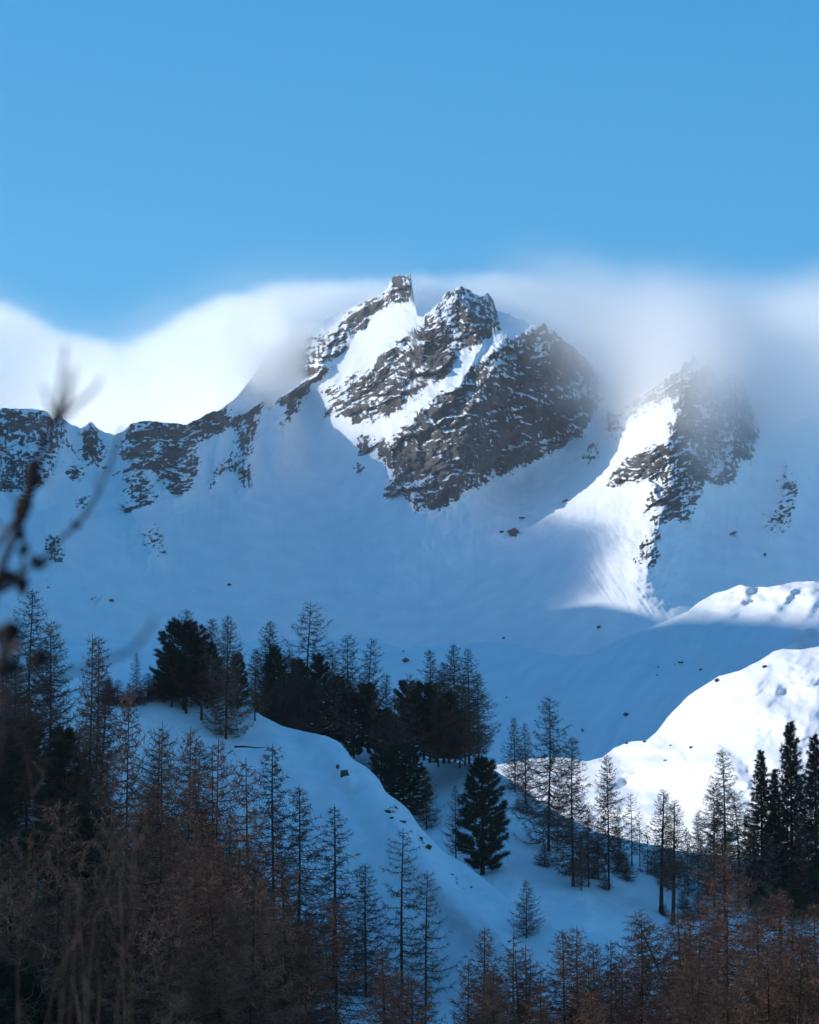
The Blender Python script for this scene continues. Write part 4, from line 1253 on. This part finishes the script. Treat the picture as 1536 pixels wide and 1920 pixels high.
for U, V, s_, hf, lab in [(646, 1452, 17, 1.7, 'upright dark rock standing in the knoll snow below the cornice'), (633, 1438, 12, 1.2, 'slanted small rock above the upright dark one'), (757, 1543, 17, 0.9, 'square dark rock at the knoll edge beside the rock ledge'),
                      (731, 1524, 12, 1.2, 'rock of the broken ledge on the knoll edge'), (742, 1516, 9, 1.1, 'upper rock of the broken ledge on the knoll edge'), (734, 1534, 9, 1.0, 'lower rock of the broken ledge on the knoll edge'), (790, 1574, 12, 1.3, 'dark rock on the rim below the square one'), (803, 1592, 10, 1.2, 'rim rock further down the knoll edge'), (850, 1641, 8, 0.8, 'topmost of the loose stones low on the slope'), (884, 1664, 7, 0.8, 'lowest of the loose stones on the slope')]:
    boulder(U, V, s_, KNOLL, lab, NB, hf)

# a bare branch lying out over the snow
g = Geo()
q = [np.array(P(u, v, y)) for u, v, y in ((440, 1400, 276.0), (462, 1400, 275.6), (480, 1402, 275.3), (497, 1402, 275.0))]
q = [np.array([a[0], a[1], a[2]]) for a in q]
g.tube(np.array(q), [0.11, 0.09, 0.06, 0.03], 9)
fb = bpy.data.objects.new('fallen_branch', g.mesh('fallen_branch', [M_BARK], True)); COL.objects.link(fb)
tag(fb, 'dark bare branch sticking out flat over the snow', 'branch')

# ------------------------------------------------------------------ shrubs close to the camera
def close_plant(name, label, cat, stems, buds, mat, group=None):
    e = bpy.data.objects.new(name, None); COL.objects.link(e)
    base = Vector(P(stems[0][0][0][0], max(stems[0][0][0][1], 2000) + 100, stems[0][2])); e.location = base
    tag(e, label, cat, group)
    for pts, r_px, d in stems:
        g = Geo()
        k = np.linspace(0, 1, len(pts))
        kk = np.linspace(0, 1, len(pts) * 4)
        U = np.interp(kk, k, [p[0] for p in pts]); V = np.interp(kk, k, [p[1] for p in pts])
        # soften the corners
        for _ in range(3):
            U[1:-1] = 0.25 * U[:-2] + 0.5 * U[1:-1] + 0.25 * U[2:]; V[1:-1] = 0.25 * V[:-2] + 0.5 * V[1:-1] + 0.25 * V[2:]
        dd = d + 0.06 * d * np.sin(kk * 3 + pts[0][0])
        w_ = np.stack([P(u, v, y) for u, v, y in zip(U, V, dd)]) - np.array(base)
        rr = r_px * d / FPX * (1.05 - 0.55 * kk) * (1 + 0.12 * np.sin(kk * 40))
        g.tube(w_, rr, 9)
        o = bpy.data.objects.new('stem', g.mesh('stem', [mat], True)); COL.objects.link(o); o.parent = e
    for U, V, rx, rz, d in buds:
        g = Geo(); c = P(U, V, d) - np.array(base)
        ico(g, c, (rx * d / FPX, rx * d / FPX, rz * d / FPX), _brg, 0, 0.25, 2)
        o = bpy.data.objects.new('bud', g.mesh('bud', [M_BUD], True)); COL.objects.link(o); o.parent = e
    return e


close_plant('bare_shrub', 'blurred dark twig with knotted buds and a fan of pale tips by the western edge', 'shrub', [
    ([(-60, 2200), (-50, 1500), (-20, 1120), (30, 1000), (62, 890), (88, 820), (104, 778)], 9, 2.5),
    ([(104, 790), (92, 752), (80, 722)], 4.5, 1.75), ([(106, 790), (114, 720), (122, 650)], 5.5, 1.7), ([(108, 790), (136, 735), (140, 690)], 4, 1.8), ([(110, 792), (150, 752), (172, 738), (190, 708)], 5, 1.72), ([(108, 792), (126, 740), (130, 690)], 3.5, 1.7),
    ([(62, 890), (84, 866), (96, 840)], 2.5, 2.5), ([(45, 955), (20, 930), (8, 900)], 2.5, 2.5), ([(52, 925), (78, 905), (100, 900)], 2.2, 2.5), ([(30, 1000), (0, 985), (-20, 960)], 3, 2.5), ([(145, 985), (160, 968), (186, 962)], 2, 2.4), ([(74, 1058), (100, 1050), (118, 1036)], 2.2, 2.4), ([(184, 930), (180, 900), (190, 872)], 2, 2.4),
    ([(-20, 1120), (20, 1082), (72, 1058), (112, 1012), (145, 985), (184, 930), (212, 860), (228, 800)], 4.5, 2.4),
    ([(-30, 1060), (5, 1010), (42, 955), (52, 900)], 6, 2.6), ([(-20, 1120), (38, 1090), (46, 1030), (42, 960)], 5, 2.55), ([(-40, 1140), (-10, 900), (2, 830)], 6, 2.2)],
    [(62, 884, 13, 25, 2.5), (68, 902, 10, 14, 2.5), (45, 950, 16, 26, 2.6), (38, 962, 11, 15, 2.55), (56, 918, 8, 16, 2.5), (104, 782, 6, 12, 2.4), (18, 1080, 18, 12, 2.45), (6, 1084, 10, 9, 2.4), (42, 1030, 10, 15, 2.5), (74, 1058, 13, 10, 2.42), (64, 1050, 8, 8, 2.42), (144, 984, 11, 9, 2.4), (36, 1000, 7, 12, 2.5), (48, 1095, 9, 12, 2.3)], M_DARKSTEM)
close_plant('bare_shrub', 'blurred dark twig with round knots low at the western edge', 'shrub', [
    ([(-40, 2200), (-20, 1600), (10, 1330), (45, 1260), (78, 1236)], 8, 2.1), ([(10, 1330), (0, 1230), (12, 1170)], 10, 2.0), ([(-30, 1280), (20, 1220), (44, 1205)], 12, 1.9)],
    [(78, 1238, 15, 17, 2.1), (12, 1190, 26, 26, 2.0), (25, 1250, 24, 16, 2.05), (40, 1100, 11, 18, 2.3)], M_DARKSTEM)
close_plant('bare_shrub', 'single faint blurred twig curving up before the blue snow', 'shrub', [
    ([(-70, 1700), (-50, 1400), (60, 1290), (140, 1258), (200, 1240), (245, 1222), (272, 1192), (291, 1160)], 5.5, 1.7)], [], M_DARKSTEM)
st = [([(45, 2200), (30, 1900), (40, 1720), (58, 1600), (62, 1540), (60, 1480), (52, 1430), (45, 1402)], 4.5, 6.0), ([(62, 1490), (80, 1460), (90, 1420)], 3.5, 5.6), ([(40, 1720), (20, 1690), (8, 1665)], 3, 6.0),
      ([(64, 1610), (105, 1572), (125, 1540), (131, 1500)], 3.5, 5.8), ([(60, 2200), (90, 1860), (150, 1745), (190, 1680), (205, 1640), (211, 1600), (208, 1575)], 5, 5.2),
      ([(250, 2200), (245, 1800), (252, 1640), (250, 1560), (248, 1497)], 6, 3.8), ([(254, 1590), (268, 1566), (282, 1552)], 5, 3.8), ([(240, 1606), (232, 1570), (228, 1540)], 4, 3.8), ([(200, 2200), (225, 1800), (255, 1730), (262, 1650), (258, 1600)], 5, 4.5),
      ([(330, 2200), (318, 1750), (316, 1650), (322, 1600)], 7, 3.2), ([(360, 2200), (344, 1640), (342, 1560), (347, 1490)], 6, 3.0),
      ([(-20, 2200), (0, 1900), (25, 1830), (32, 1760), (38, 1700)], 9, 3.2), ([(70, 2200), (72, 1880), (80, 1800), (84, 1750)], 10, 3.0), ([(100, 2200), (150, 1890), (200, 1850), (225, 1800), (240, 1770)], 7, 3.4),
      ([(110, 2200), (140, 1780), (148, 1700), (152, 1660)], 5, 4.6), ([(-40, 1760), (20, 1660), (45, 1640)], 6, 3.6), ([(0, 1665), (40, 1650), (70, 1645)], 4, 4.8), ([(10, 2200), (130, 1900), (136, 1850), (128, 1800)], 8, 2.9),
      ([(160, 2200), (170, 1760), (185, 1690), (178, 1630)], 4, 5.0), ([(95, 1680), (110, 1655), (112, 1640)], 4, 4.2), ([(150, 1630), (158, 1600), (166, 1580)], 4, 5.0), ([(240, 2200), (300, 1930), (330, 1890), (352, 1870)], 5, 3.6)]
_sr = random.Random(4)
st2 = []
st = [q for q in st if not (q[2] < 3.3 and q[1] >= 7)]
for pts, r, d in st:
    r *= 0.30
    st2.append((pts, r, d))
    for _ in range(_sr.choice([1, 2, 2, 3])):
        k = _sr.randrange(1, len(pts)); f = _sr.random()
        a_ = (pts[k - 1][0] + (pts[k][0] - pts[k - 1][0]) * f, min(pts[k - 1][1] + (pts[k][1] - pts[k - 1][1]) * f, 1900))
        sg = _sr.choice([-1, 1]); L_ = _sr.uniform(40, 110)
        st2.append(([a_, (a_[0] + sg * L_ * 0.3, a_[1] - L_ * 0.35), (a_[0] + sg * L_ * _sr.uniform(0.35, 0.6), a_[1] - L_ * 0.75), (a_[0] + sg * L_ * _sr.uniform(0.3, 0.7), a_[1] - L_)], r * 0.55, d * _sr.uniform(0.95, 1.05)))
for _ in range(10):
    u = _sr.uniform(-30, 330); v = _sr.uniform(1640, 1860); b_ = _sr.uniform(-60, 60)
    st2.append(([(u - b_, 2200), (u - b_ * 0.6, 1990), (u - b_ * 0.2 + _sr.uniform(-12, 12), (v + 1990) / 2), (u, v)], _sr.uniform(1.6, 3.2), _sr.uniform(3.4, 6.5)))
close_plant('bare_shrub', 'blurred tangle of orange brown stems filling the bottom western corner', 'shrub', st2, [], M_SHRUB)
#@END
